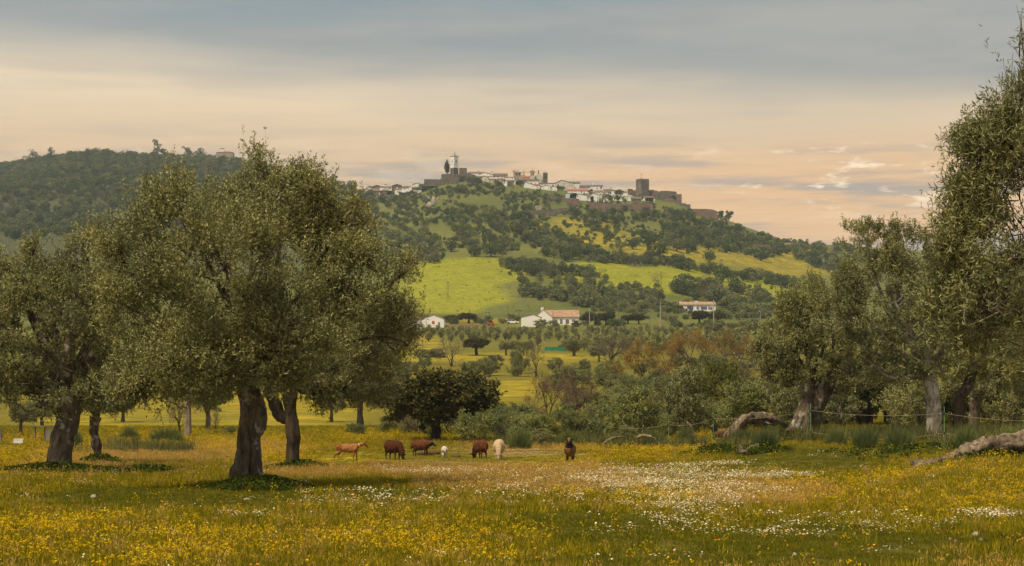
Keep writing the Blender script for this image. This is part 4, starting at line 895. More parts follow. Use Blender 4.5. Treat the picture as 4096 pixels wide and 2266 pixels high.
olive('olive_tree', 'pale-trunked olive right of the green fence posts', 91, 3738,
      [[(3738, 1778, 74), (3738, 1700, 58), (3735, 1640, 55), (3728, 1580, 54), (3718, 1510, 54)]],
      [(3560, 1180, 200, 200), (3460, 960, 110, 90), (3640, 1000, 120, 110), (3660, 1330, 200, 190), (3480, 1290, 130, 160), (3470, 1440, 120, 90), (3380, 1150, 60, 110), (3600, 1470, 170, 80), (3440, 890, 40, 30), (3560, 920, 40, 50), (3730, 1180, 150, 170, .4), (3340, 1260, 80, 100, .3)],
      12000, 0.115, 0.038, 16, bark='pale_bark')
olive('olive_tree', 'dark leaning olive trunk in the shade at the right', 106, 3840,
      [[(3842, 1702, 40), (3836, 1650, 36), (3838, 1590, 42), (3870, 1545, 40), (3890, 1480, 40)]],
      [(3880, 1370, 190, 150), (3760, 1440, 120, 110), (4010, 1300, 190, 170), (3900, 1180, 170, 140), (4000, 1470, 150, 90)], 6500, 0.14, 0.045, 17, bark='dark_bark')
olive('olive_tree', 'straight grey olive trunk second from the right edge', 112, 3896,
      [[(3896, 1716, 46), (3898, 1660, 40), (3902, 1600, 44), (3930, 1540, 44)]],
      [(4060, 1480, 150, 110), (3960, 1530, 130, 60), (4100, 1350, 150, 160), (3850, 1520, 90, 50)], 4000, 0.14, 0.045, 18, bark='olive_bark')
olive('olive_tree', 'close olive tree with long leaves reaching in at the right edge', 24, 4560,
      [[(4560, 2260, 260), (4540, 1900, 220), (4500, 1650, 210), (4440, 1450, 180)]],
      [(4130, 1010, 190, 230, 0, .9), (4010, 860, 120, 140, -.2), (3920, 985, 120, 110, 0), (4070, 600, 70, 110), (4070, 345, 50, 90), (4094, 160, 46, 80), (4100, 30, 40, 60), (4075, 250, 50, 60), (3840, 1090, 110, 110, .2), (3990, 1210, 160, 130, -.4), (3790, 1200, 80, 90, .2), (4170, 560, 100, 300), (3890, 1330, 120, 90, 0), (4080, 1370, 130, 110, -.2), (4300, 1100, 130, 300, 0, .6), (3890, 850, 60, 60), (3800, 960, 60, 60, -.1), (4060, 720, 110, 110, -.3), (4000, 1060, 150, 120, -.6), (3880, 1200, 110, 100, -.3), (4060, 1240, 150, 140, .4), (4030, 450, 50, 70), (3850, 880, 40, 40), (3890, 560, 30, 24), (3970, 520, 40, 45), (4010, 620, 70, 80), (3950, 730, 70, 60), (3860, 735, 30, 34)],
      13000, 0.066, 0.0145, 19, slen=.24, nleaf=11, limb=.05, cl=8, crad=.13, floor=1.1, spikes=40, uprt=.45, gap=-.08, twig=.0035, sub=.011)
# ------------------------------------------------------------------ prototypes for the middle distance
def stemless(seed, n, leaf, leafL, leafW, shape='bush', h=4.0, w=4.4, slen=.45, nleaf=12, twigm='twig', bark='olive_bark', up=.6, gap=-.3):
    """returns [(part name, mesh)] for a plant h high and w wide standing at the origin"""
    rng = np.random.default_rng(seed); hw = w / 2; L = []
    if shape == 'bush':
        L.append([0, 0, h * .45, hw * .8, hw * .8, h * .45])
        for k in range(8):
            a = rng.random() * 6.28; q = .35 + .3 * rng.random(); L.append([hw * q * math.cos(a), hw * q * math.sin(a), h * (.25 + .5 * rng.random()), hw * .42, hw * .42, h * .22])
        tz = h * .3; tr_ = .12
    elif shape == 'tree':
        L.append([0, 0, h * .62, hw * .72, hw * .72, h * .26])
        for k in range(9):
            a = rng.random() * 6.28; q = .45 + .2 * rng.random(); L.append([hw * q * math.cos(a), hw * q * math.sin(a), h * (.48 + .32 * rng.random()), hw * .4, hw * .4, h * .17])
        tz = h * .42; tr_ = .2
    elif shape == 'low':
        L.append([0, 0, h * .52, hw * .78, hw * .78, h * .30])
        for k in range(12):
            a = rng.random() * 6.28; q = .5 + .25 * rng.random(); L.append([hw * q * math.cos(a), hw * q * math.sin(a), h * (.34 + .38 * rng.random()), hw * .34, hw * .34, h * .17])
        tz = h * .26; tr_ = .16
    elif shape == 'tall':
        for k in range(9):
            z = .18 + .74 * k / 8; a = rng.random() * 6.28; q = .25 * (1 - abs(z - .5)); L.append([hw * q * math.cos(a), hw * q * math.sin(a), h * z, hw * (.75 - .5 * abs(z - .4)), hw * (.75 - .5 * abs(z - .4)), h * .14])
        tz = h * .3; tr_ = .12
    P, Nn = crownpts(L, n, rng, seed=seed, gap=gap, gs=2.0, cl=12, crad=.17)
    P[:, 2] = np.maximum(P[:, 2], .06)
    V, F_, rnd, mi = foliage(P, Nn, rng, slen * .8, nleaf, leafL, leafW, uprt=up, twig=.008)
    parts = [tube([(0, 0, -.4), (.06, .05, tz * .5), (-.05, .05, tz), (0, 0, h * .6)], [tr_ * 1.3, tr_, tr_ * .9, .04], 18, 9, .18, 3, 1, seed, .4)]
    for k in range(7):
        c = np.array(L[k % len(L)][:3]); t0 = np.array([-.05, .05, tz * .9]); parts.append(tube([t0, t0 * .5 + c * .5 + rng.normal(size=3) * .15, c], [tr_ * .6, tr_ * .4, .03], 8, 6, .1, 3, 1, k))
    Vt, Ft = joinq(parts); tm = npmesh('trunk', Vt, Ft, True); tm.materials.append(MAT[bark])
    return [('trunk', tm), ('crown', crownmesh('crown', V, F_, rnd, mi, [leaf, twigm]))]
def bare(seed, h=4.0, w=4.4, twigm='grey_twig', bark='dark_bark', leaf=None, nl=0, depth=6, spread=.55, multi=3):
    rng = np.random.default_rng(seed); A_, B_, RA, RB = [], [], [], []
    def grow(p, d, ln, r, k):
        e = p + d * ln; A_.append(p); B_.append(e); RA.append(r); RB.append(r * .7)
        if k == 0: return
        for j in range(rng.integers(2, 4) if k > 1 else 3):
            nd = d + rng.normal(size=3) * spread; nd[2] += .12; nd /= np.linalg.norm(nd); grow(e, nd, ln * (.62 + .25 * rng.random()), r * .62, k - 1)
    for j in range(multi):
        d = np.array([rng.normal() * .35, rng.normal() * .35, 1.0]); d /= np.linalg.norm(d); grow(np.array([rng.normal() * .12, rng.normal() * .12, -.3]), d, 1.0, .10, depth)
    A_, B_, RA, RB = map(np.array, (A_, B_, RA, RB)); mx = np.percentile(B_[:, 2], 98); sx = np.percentile(np.abs(B_[:, :2]), 90)
    sc_ = np.array([hw_ for hw_ in (w / 2 / sx, w / 2 / sx, h / mx)]); A_ = A_ * sc_; B_ = B_ * sc_
    thick = RA > .026
    Vt, Ft = segprisms(A_[thick], B_[thick], RA[thick], RB[thick]); tm = npmesh('trunk', Vt, Ft); tm.materials.append(MAT[bark])
    RA = np.maximum(RA, .009); RB = np.maximum(RB, .006)
    V, F_ = segprisms(A_[~thick], B_[~thick], RA[~thick], RB[~thick]); mi = np.ones(len(F_), np.int32); rnd = rng.random(len(F_))
    if nl:
        ends = B_[~thick]; i = rng.integers(0, len(ends), nl); P = ends[i] + rng.normal(size=(nl, 3)) * .07
        v2, f2 = leafquads(P, runit(nl, rng), .09, .05, rng); V, F_ = joinq([(V, F_), (v2, f2)]); mi = np.concatenate([mi, np.zeros(nl, np.int32)]); rnd = rng.random(len(F_))
    return [('trunk', tm), ('crown', crownmesh('crown', V, F_, rnd, mi, [leaf or 'brown_leaf', twigm]))]
def broom(seed, h=4.0, w=4.4, n=2600, leaf='broom_green', wd=.035):
    rng = np.random.default_rng(seed); a = rng.random(n) * 6.28; q = rng.random(n) ** .7 * w * .36
    P = np.stack([q * np.cos(a), q * np.sin(a), np.zeros(n) - .05], 1); D = unit(np.stack([np.cos(a) * q * .5 / w, np.sin(a) * q * .5 / w, np.ones(n) * .55], 1) + rng.normal(size=(n, 3)) * .10)
    ln = h * (.25 + .75 * rng.random(n)) * (1 - .55 * (q / (w * .36)) ** 2) * (1 + .3 * vnoise(P * 1.2, seed)); V, F_ = leafquads(P, D, ln, wd, rng)
    return [('stems', crownmesh('stems', V, F_, rng.random(n), np.zeros(n, np.int32), [leaf]))]
PROTO = {
    'bush': [stemless(30 + k, 1900, 'olive_grey', .15, .055) for k in range(4)],
    'green_bush': [stemless(36 + k, 1900, 'olive_leaf', .15, .055) for k in range(3)],
    'olive': [stemless(40 + k, 2000, 'olive_leaf', .15, .055, 'tree') for k in range(3)],
    'greyolive': [stemless(44 + k, 2000, 'olive_grey', .15, .055, 'tree') for k in range(2)],
    'oak': [stemless(50 + k, 2300, 'holm_leaf', .15, .075, 'tree', bark='dark_bark', up=.2, gap=-.5) for k in range(3)],
    'low_oak': [stemless(57, 3200, 'holm_leaf', .15, .07, 'low', bark='dark_bark', up=.2, gap=-.5)],
    'tall': [stemless(54 + k, 1900, 'olive_leaf', .15, .055, 'tall') for k in range(2)],
    'yellow': [stemless(58, 2000, 'yellow_green', .13, .06, 'bush', up=.7, gap=-.6)],
    'bare': [bare(60 + k, depth=6, multi=4) for k in range(3)],
    'rust': [bare(64 + k, twigm='rust_twig', leaf='rust_leaf', nl=6500) for k in range(3)],
    'brown': [bare(68 + k, twigm='grey_twig', leaf='brown_leaf', nl=4500) for k in range(2)],
    'broom': [broom(72 + k, n=1500, wd=.05) for k in range(3)],
}
KN = {'bush': ('olive_bush', 'bush'), 'green_bush': ('olive_bush', 'bush'), 'olive': ('olive_tree', 'olive tree'), 'greyolive': ('olive_tree', 'olive tree'), 'oak': ('holm_oak', 'oak tree'), 'low_oak': ('holm_oak', 'oak tree'), 'tall': ('young_olive_tree', 'olive tree'),
      'yellow': ('evergreen_bush', 'bush'), 'bare': ('bare_tree', 'bare tree'), 'rust': ('rust_coloured_tree', 'tree'), 'brown': ('bare_tree', 'bare tree'), 'broom': ('broom_bush', 'bush')}
_pc = {}
def plant(kind, label, x0, x1, yt, yb, Y=None, var=None, group=None, rz=None, parts=True):
    _pc[kind] = _pc.get(kind, -1) + 1; pr = PROTO[kind]; pr = pr[(var if var is not None else _pc[kind]) % len(pr)]
    xc = (x0 + x1) / 2; Y = Y or Yof(xc, yb); s = Y / FP; g = G(xc, Y)
    sx = (x1 - x0) * s / 4.4; sz = max((at(xc, yt, Y).z - g.z), .5) / 4.0
    nm, cat = KN[kind]
    if len(pr) == 1:
        r = ob(nm, pr[0][1]); tag(r, label, cat, group); r.location = g
    else:
        r = thing(nm, label, cat, g, 0, group)
        for pn, me_ in pr: ob(pn, me_, None, r)
    r.scale = (sx, (sx + sz) / 2, sz); r.rotation_euler = (0, 0, random.random() * 6.28 if rz is None else rz)
    return r

# bush belt behind the flock
plant('low_oak', 'broad dark oak spreading over the bushes behind the brown sheep', 1500, 1985, 1440, 1750, 120, rz=.5)
plant('olive', 'dark forked olive between the big olive and the broad oak', 1330, 1560, 1440, 1716)
for a in [
    ('bush', 'low grey bush right of the dark forked trunk', 1500, 1605, 1660, 1735), ('bush', 'grey bush at the trunk of the broad dark oak', 1655, 1790, 1668, 1755),
    ('bush', 'grey-green bush behind the white lamb', 1795, 1990, 1640, 1772), ('bush', 'tall grey bush behind the cream sheep', 1950, 2140, 1604, 1745),
    ('bush', 'round olive bush directly behind the cream sheep', 2000, 2210, 1645, 1782), ('green_bush', 'darker green bush left of the standing sheep', 2120, 2232, 1706, 1788),
    ('bush', 'grey bush above the standing sheep', 2225, 2375, 1632, 1762), ('bush', 'small grey bush right of the standing sheep', 2325, 2445, 1674, 1772),
    ('bush', 'silvery large olive bush with dark hollow at its middle', 2375, 2655, 1528, 1772), ('tall', 'tall bushy olive next to the large silvery bush', 2620, 2860, 1472, 1745),
    ('bush', 'pale grey bush right of the tall bushy olive', 2860, 3100, 1506, 1735), ('green_bush', 'short olive bush left of the sheep looking over the fence', 2780, 2890, 1580, 1725),
    ('yellow', 'rounded yellow-green evergreen bush above the fence', 2800, 3000, 1434, 1660), ('yellow', 'yellow-green shrub top behind the tall bushy olive', 2740, 2880, 1445, 1640),
    ('green_bush', 'low bush at the end of the yellow flower bank on the right', 2450, 2560, 1690, 1782),
    ('broom', 'green broom clump between the cream sheep and the darker bush', 2025, 2135, 1700, 1800), ('broom', 'green broom clump behind the standing sheep', 2215, 2340, 1696, 1785),
    ('broom', 'dark broom clump left of the fence', 2560, 2680, 1690, 1790), ('broom', 'broom clump under the fence between two posts', 2690, 2800, 1690, 1775),
    ('broom', 'grey-green broom under the arching dead branch', 3000, 3120, 1690, 1790), ('broom', 'tall grass clump behind the arching dead branch', 2900, 3040, 1690, 1780),
    ('broom', 'broom clump right of the splayed olive trunk', 3290, 3400, 1690, 1785), ('broom', 'broom clump in the middle of the right fence span', 3400, 3520, 1680, 1790),
    ('broom', 'pale broom clump left of the pale olive trunk', 3520, 3680, 1680, 1795), ('broom', 'broom behind the long fallen log', 3780, 3960, 1690, 1800), ('broom', 'broom at the right edge above the log', 3960, 4150, 1670, 1800)]:
    plant(*a)
for a in [
    ('green_bush', 'dense dark bush between the two right olive trunks', 3300, 3560, 1500, 1745), ('green_bush', 'dense bush left of the pale olive trunk', 3500, 3740, 1520, 1745),
    ('oak', 'dark shrub behind the right fence', 3420, 3680, 1430, 1740), ('green_bush', 'dense bush behind the dark leaning olive', 3740, 3960, 1500, 1740),
    ('oak', 'dark shrub at the right edge of the belt', 3900, 4200, 1450, 1740), ('green_bush', 'low shaded bush right of the grey olive trunk', 3930, 4130, 1600, 1750), ('green_bush', 'low bush behind the rush clump', 3780, 3900, 1610, 1750), ('bush', 'shaded bush beyond the right picture edge', 4060, 4260, 1560, 1750), ('green_bush', 'shaded bush behind the splayed olive trunk', 3060, 3330, 1500, 1730)]:
    plant(*a, Y=128)
r_ = np.random.default_rng(61)
for k in range(20):
    x = 3040 + 1120 * r_.random(); yb2 = 1690 + 45 * r_.random(); Y = 112 + 20 * r_.random(); s = Y / FP; wm = 2.8 + 1.6 * r_.random(); hm = 2.2 + 1.6 * r_.random()
    plant('green_bush' if k % 3 else 'oak', 'shaded evergreen shrub behind the right olive trunks', x - wm / 2 / s, x + wm / 2 / s, at(x, 0, Y).z and HY - (G(x, Y).z + hm - EYE) / s, yb2, Y, group='shrubs behind the right olive trunks')
# mid field
for a in [
    ('brown', 'reddish bare tree above the bushes, left one of a pair', 2105, 2270, 1480, 1668), ('brown', 'reddish bare tree above the bushes, right one of a pair', 2240, 2385, 1478, 1672),
    ('bush', 'silvery bush behind the reddish bare pair', 2150, 2385, 1456, 1560), ('bush', 'silvery bush right of the reddish bare pair', 2350, 2500, 1446, 1545), ('green_bush', 'dark olive bush behind the large silvery bush', 2440, 2560, 1490, 1600),
    ('bare', 'purplish grey bare thicket above the silvery bushes', 2340, 2520, 1350, 1475), ('rust', 'brown bare tree with visible fork', 2480, 2660, 1365, 1570),
    ('rust', 'rust brown tree, leftmost of the rust group', 2610, 2730, 1330, 1490), ('rust', 'rust brown tree in the middle of the rust group', 2690, 2850, 1322, 1490), ('rust', 'rust brown tree with dark slanting trunk', 2820, 2950, 1324, 1475),
    ('rust', 'rust brown tree half hidden by the right olive crown', 2960, 3080, 1340, 1470), ('bush', 'grey bush under the rust trees', 2790, 2900, 1410, 1490), ('green_bush', 'grey green bush between rust trees and evergreen', 2900, 3010, 1430, 1530),
    ('bush', 'pale olive bush at the upper field, left one', 1830, 1925, 1440, 1525), ('greyolive', 'pale round olive at the upper field', 1895, 1985, 1436, 1530), ('green_bush', 'olive bush behind the pale round olive', 1880, 2025, 1410, 1505),
    ('tall', 'upright bushy olive in the middle of the field', 2028, 2115, 1394, 1510), ('bare', 'grey bare tree right of the upright olive', 2105, 2190, 1365, 1508), ('green_bush', 'small bush right of the grey bare tree', 2180, 2260, 1425, 1480),
    ('oak', 'dark round olive at the end of the orchard', 1835, 1978, 1342, 1424), ('olive', 'olive tree left of the green screen', 1980, 2070, 1358, 1424), ('olive', 'slim olive tree next to the green screen', 2060, 2130, 1362, 1424),
    ('olive', 'broad olive right of the green screen', 2240, 2350, 1352, 1426), ('olive', 'grey olive behind the post by the awning', 1640, 1790, 1388, 1460), ('bare', 'gnarled bare tree on the open field', 1765, 1845, 1345, 1470),
    ('bush', 'silver bush at the foot of the gnarled bare tree', 1660, 1735, 1428, 1475), ('green_bush', 'olive bush at the edge of the big olive crown', 1600, 1690, 1440, 1500),
    ('olive', 'olive at the right end of the field', 2350, 2440, 1380, 1450), ('bush', 'grey bush below the orchard on the right', 2900, 3010, 1360, 1420)]:
    plant(*a)
# behind the left trunks
for a in [
    ('greyolive', 'olive with leaning trunk seen under the big crown', 730, 930, 1520, 1722, None, 0, None, .4), ('olive', 'small forked olive on the yellow slope', 1270, 1385, 1560, 1690), ('olive', 'spindly olive near the white hut', 20, 150, 1600, 1742),
    ('olive', 'little olive far left behind the hut', 90, 240, 1600, 1712), ('broom', 'dark green broom on the flower bank between the left trunks', 590, 745, 1680, 1772), ('broom', 'narrow broom clump left of the leaning olive', 470, 570, 1690, 1765),
    ('broom', 'broom clump beside the small knobbly olive', 270, 340, 1690, 1790), ('bare', 'thin bare sapling beside the leaning olive', 690, 760, 1600, 1735), ('bare', 'tiny bare sapling left of the split trunk', 850, 890, 1640, 1735), ('olive', 'olive on the far slope between the trunks', 420, 560, 1560, 1690),
    ('bush', 'low dark bush strip behind the split trunk', 870, 960, 1705, 1740), ('bush', 'low bush left of the forked dark olive', 1380, 1470, 1690, 1745)]:
    plant(*a)
# around the farm
for a in [
    ('oak', 'dark oak clump right of the farmhouse', 2318, 2395, 1248, 1304), ('oak', 'dark oak next to the pole right of the farmhouse', 2380, 2466, 1246, 1304), ('oak', 'round black-green oak beyond the orchard, left half', 2476, 2545, 1256, 1298), ('oak', 'round black-green oak beyond the orchard, right half', 2520, 2590, 1254, 1298),
    ('oak', 'broad oak below the villa with visible trunk', 2745, 2850, 1240, 1302), ('oak', 'oak right of the broad one below the villa', 2830, 2910, 1242, 1300), ('bare', 'purple-grey bare thicket left of the villa oak', 2640, 2722, 1258, 1304),
    ('oak', 'dark bush behind the track left of the red trailer', 1770, 1860, 1258, 1294), ('oak', 'reddish dark bush right of the barn', 1830, 1922, 1252, 1294), ('green_bush', 'bush behind the white parked car', 2010, 2110, 1252, 1294), ('green_bush', 'olive in front of the farmhouse wall', 2128, 2195, 1274, 1312),
    ('green_bush', 'olive bush covering the farmhouse corner', 2180, 2240, 1278, 1312), ('green_bush', 'small bush left of the white parked car', 1985, 2035, 1272, 1296), ('olive', 'olive above the orchard at the right, first', 2812, 2900, 1284, 1345), ('olive', 'olive above the orchard at the right, second', 2890, 2980, 1288, 1345),
    ('olive', 'olive above the orchard at the right, third', 2970, 3070, 1284, 1340), ('olive', 'olive above the orchard at the right, fourth', 3040, 3140, 1280, 1335), ('oak', 'small garden tree beside the villa', 2700, 2735, 1220, 1250)]:
    plant(*a)

# the rest of the thicket between the fields: greyish bushes nobody could tell from one another
r_ = np.random.default_rng(31)
THICK = [(2230, 2480, 1560, 1700, 14), (2450, 2760, 1560, 1660, 14), (2650, 3080, 1480, 1600, 16), (2500, 3060, 1420, 1490, 16), (2330, 2650, 1480, 1560, 10), (1960, 2240, 1690, 1740, 7), (2960, 3420, 1560, 1700, 16), (1600, 1900, 1690, 1740, 8), (1980, 2300, 1725, 1768, 8), (2300, 2700, 1722, 1766, 11), (2640, 3060, 1700, 1745, 12), (1400, 1660, 1480, 1560, 6), (2250, 3080, 1395, 1425, 22)]
TPH = ['below the reddish bare tree pair', 'left of the tall bushy olive', 'below the yellow-green evergreen', 'under the rust brown trees', 'behind the silvery bushes in the middle', 'behind the cream sheep', 'behind the arching dead branch', 'under the broad dark oak', 'between the cream sheep and the standing sheep', 'right of the standing sheep', 'between the leaning stem and the dead branch', 'at the right edge of the big olive crown', 'along the lower edge of the orchard']
for tq, (x0, x1, y0, y1, n) in enumerate(THICK):
    for k in range(n):
        x = x0 + (x1 - x0) * r_.random(); y = y0 + (y1 - y0) * r_.random(); Y = Yof(x, y); s = Y / FP; hm = (.9 + 1.2 * r_.random()) if Y < 165 else (1.5 + 1.6 * r_.random()); wm = hm * (1.1 + .7 * r_.random()); kd2 = r_.choice(['bush', 'green_bush', 'yellow', 'brown'], p=[.42, .33, .08, .17])
        plant(kd2, {'bush': 'grey-green', 'green_bush': 'olive green', 'yellow': 'yellow-green', 'brown': 'leafless brown'}[kd2] + ' thicket bush ' + TPH[tq], x - wm / 2 / s, x + wm / 2 / s, y - hm / s, y, Y, group='thicket bushes ' + TPH[tq])
# ------------------------------------------------------------------ orchard and hillside trees
def fartree(seed, leaf, n=1250, sz=.40, shape=0):
    rng = np.random.default_rng(seed); L = [[.3 * rng.normal(), .3 * rng.normal(), 2.3, 1.6, 1.6, 1.6]]
    for k in range(8):
        a = rng.random() * 6.28; q = .8 + .9 * rng.random(); g_ = .65 + .6 * rng.random(); L.append([q * math.cos(a), q * math.sin(a), 1.5 + 2.4 * rng.random(), g_, g_, g_ * .85])
    if shape == 1: L = [[l[0] * .6, l[1] * .6, l[2] * 1.15, l[3] * .7, l[4] * .7, l[5] * 1.25] for l in L]
    P, Nn = crownpts(L, n, rng, seed=seed, gap=-.6, gs=.9, inner=.72)
    V, F_ = leafquads(P, unit(Nn * .6 + runit(len(P), rng)), sz * (.7 + .7 * rng.random(len(P))), sz * .8, rng)
    me_ = crownmesh('crown', V, F_, rng.random(len(F_)), np.zeros(len(F_), np.int32), [leaf])
    Vt, Ft = tube([(0, 0, -.8), (.1, 0, .8), (0, .1, 2.0), (0, 0, 3.2)], [.26, .2, .16, .05], 7, 6, .1, 3, 1, seed)
    tm = npmesh('trunk', Vt, Ft); tm.materials.append(MAT['dark_bark'])
    return [('trunk', tm), ('crown', me_)]
def farbare(seed):
    p = bare(seed, 4.8, 4.4, 'grey_twig', 'dark_bark', 'far_bare', 1500, 4, .6, 2); return p
FAR = {'olive': [fartree(80 + k, 'far_olive', shape=k % 2 if k == 3 else 0) for k in range(4)], 'oak': [fartree(90 + k, 'far_oak') for k in range(4)], 'bare': [farbare(96 + k) for k in range(2)],
       'orchard': [fartree(100 + k, 'olive_leaf', 1100, .42, 1) for k in range(3)]}
def inpoly(x, y, poly):
    r = np.zeros(len(x), bool); j = len(poly) - 1
    for i in range(len(poly)):
        xi, yi = poly[i]; xj, yj = poly[j]
        r ^= ((yi > y) != (yj > y)) & (x < (xj - xi) * (y - yi) / (yj - yi + 1e-9) + xi); j = i
    return r
def sample(poly, n, rng, dmin):
    P = np.array(poly); lo, hi = P.min(0), P.max(0); out = []
    for t in range(n * 30):
        p = lo + (hi - lo) * rng.random(2)
        if inpoly(np.array([p[0]]), np.array([p[1]]), poly)[0] and all(abs(p[0] - q[0]) > dmin or abs(p[1] - q[1]) > dmin * .4 for q in out): out.append(p)
        if len(out) >= n: break
    return out
rng = np.random.default_rng(5)
HZ = [  # photo polygon of the tree bases, count, crown height in m, spacing px, mix (olive, oak, bare)
    ([(2640, 900), (2800, 880), (2890, 900), (3000, 930), (3100, 975), (3150, 1010), (3080, 1050), (2950, 1030), (2800, 1000), (2700, 990), (2660, 950)], 120, (5, 8), 12, (.35, .6, .05)),
    ([(3090, 965), (3250, 985), (3420, 990), (3440, 1060), (3380, 1130), (3280, 1080), (3180, 1040), (3120, 1010)], 70, (5, 8), 13, (.6, .35, .05)),
    ([(1480, 800), (1700, 790), (1760, 850), (1740, 920), (1600, 900), (1480, 880)], 48, (4, 7), 13, (.45, .4, .15)),
    ([(1480, 880), (1620, 910), (1760, 960), (1780, 1060), (1700, 1080), (1500, 1040)], 70, (4.5, 7), 13, (.75, .1, .15)),
    ([(1760, 770), (1900, 740), (2100, 770), (2200, 800), (2330, 850), (2260, 880), (2100, 850), (1950, 800), (1800, 800)], 46, (3.5, 6), 13, (.3, .6, .1)),
    ([(2280, 840), (2420, 860), (2560, 860), (2700, 850), (2780, 870), (2700, 905), (2540, 890), (2400, 890), (2300, 870)], 44, (4, 7), 13, (.4, .55, .05)),
    ([(1780, 840), (2000, 850), (2250, 930), (2330, 1010), (2200, 1000), (1980, 930), (1800, 900)], 60, (4.5, 7.5), 15, (.45, .5, .05)),
    ([(1780, 900), (1960, 950), (2060, 1000), (2000, 1030), (1850, 990)], 24, (4.5, 6.5), 16, (.5, .4, .1)),
    ([(2080, 960), (2240, 985), (2380, 1010), (2440, 1060), (2260, 1050), (2100, 1000)], 30, (5, 7.5), 16, (.5, .4, .1)),
    ([(1980, 1040), (2120, 1075), (2280, 1080), (2420, 1120), (2440, 1145), (2300, 1120), (2100, 1110), (2000, 1080)], 34, (4.5, 7), 15, (.6, .3, .1)),
    ([(2330, 1030), (2600, 1045), (2760, 1070), (2960, 1105), (3120, 1125), (3240, 1150), (3160, 1160), (2980, 1130), (2760, 1090), (2560, 1065), (2340, 1050)], 64, (4.5, 7.5), 13, (.45, .5, .05)),
    ([(2070, 1165), (2200, 1185), (2360, 1210), (2480, 1230), (2400, 1245), (2240, 1215), (2090, 1195)], 36, (4.5, 7), 13, (.75, .2, .05)),
    ([(2250, 1140), (2480, 1155), (2650, 1180), (2650, 1230), (2450, 1210), (2280, 1180)], 36, (4, 6), 16, (.65, .2, .15)),
    ([(2400, 1215), (2700, 1230), (2720, 1250), (2560, 1262), (2400, 1258)], 30, (3.5, 5), 14, (.8, .1, .1)),
    ([(2680, 1165), (2860, 1150), (2900, 1190), (3080, 1195), (3090, 1235), (2900, 1235), (2760, 1200)], 44, (4.5, 8), 14, (.45, .35, .2)),
    ([(2880, 1230), (3120, 1240), (3120, 1280), (2900, 1285)], 34, (4, 6), 14, (.8, .15, .05)),
    ([(2400, 930), (2700, 960), (2760, 1020), (2620, 1030), (2400, 990)], 14, (5, 7.5), 40, (.4, .6, 0)),
    ([(2300, 870), (2420, 890), (2500, 940), (2360, 930)], 9, (4.5, 6.5), 30, (.4, .6, 0)),
    ([(2500, 1170), (2900, 1120), (3100, 1160), (2900, 1180)], 8, (3, 5), 50, (.4, .5, .1)),
    ([(2000, 1060), (2250, 1130), (2260, 1180), (2080, 1160)], 10, (3, 5.5), 30, (.6, .4, 0)),
]
pts = []
HPH = ['in the wood below the outer castle wall', 'in the wood at the low right end of the ridge', 'below the lower village houses on the left', 'on the slope left above the bright meadow', 'directly below the town wall', 'below the long brown town wall and castle', 'in the diagonal belt across the middle slope', 'in the clump above the bright meadow', 'in the belt between the two yellow pastures', 'in the row along the top of the bright meadow', 'in the hedge row between yellow and green pasture', 'in the row bordering the bright meadow on the right', 'in the grove above the farmhouse', 'in the scrub behind the farmhouse oaks', 'in the grove above and right of the villa', 'in the grove right of the villa', 'standing scattered in the upper yellow pasture', 'on the small yellow patch below the town wall', 'standing alone in the green pasture above the villa', 'scattered at the right edge of the bright meadow']
assert len(HPH) == len(HZ)
for hq, (poly, n, (h0, h1), dm, mixp) in enumerate(HZ):
    for p in sample(poly, int(n * 1.8), rng, dm * .62):
        kd = rng.choice(['olive', 'oak', 'bare'], p=np.array(mixp) / sum(mixp)); Y = Yof(p[0], p[1])
        h = (h0 + (h1 - h0) * rng.random()) * (.42 + .55 * rng.random()); pts.append((h / Y, p[0], Y, kd, h, HPH[hq]))
for x, y, h, kd in [(2640, 1028, 8, 'oak'), (2768, 1010, 6.5, 'oak'), (2715, 960, 7, 'oak'), (2660, 1000, 6.5, 'olive'), (2590, 990, 7, 'oak'), (2530, 1000, 6, 'oak'), (2840, 1052, 6, 'oak'), (2888, 1130, 7, 'oak'), (2745, 1150, 6, 'oak'), (2635, 1150, 6, 'bare'), (2540, 1070, 6, 'bare'), (2566, 1068, 6, 'bare'), (2896, 1075, 4.5, 'bare'),
                    (1900, 1030, 5, 'oak'), (1962, 1030, 6, 'oak'), (1805, 1010, 5.5, 'oak'), (2020, 1020, 6, 'bare'), (2850, 1180, 7, 'oak'), (2938, 1170, 6.5, 'oak'), (2410, 890, 6, 'oak'), (2460, 905, 6, 'oak'), (2375, 925, 7, 'oak')]:
    Y = Yof(x, y); pts.append((h / Y + .01, x, Y, kd, h, 'standing by itself in a hill pasture'))
pts.sort(reverse=True)
SG = 'trees scattered over the village hillside'
LBL = {'olive': 'grey-green olive tree ', 'oak': 'dark green oak ', 'bare': 'leafless greyish tree '}
NMF = {'olive': 'olive_tree', 'oak': 'oak_tree', 'bare': 'bare_tree'}; CTF = {'olive': 'olive tree', 'oak': 'oak tree', 'bare': 'bare tree'}
_n = 0
def farplace(kd, x, Y, h, label, group, name, cat, base=4.9):
    pr = FAR[kd][int(rng.integers(len(FAR[kd])))]; g = G(x, Y); r = thing(name, label, cat, g, rng.random() * 6.28, group); k = h / base
    r.scale = (k * (.9 + .55 * rng.random()), k * (.9 + .55 * rng.random()), k)
    for pn, me_ in pr: ob(pn, me_, None, r)
for q, x, Y, kd, h, hp in pts[:300]: farplace(kd, x, Y, h, LBL[kd] + hp, 'hill trees ' + hp, NMF[kd], CTF[kd])
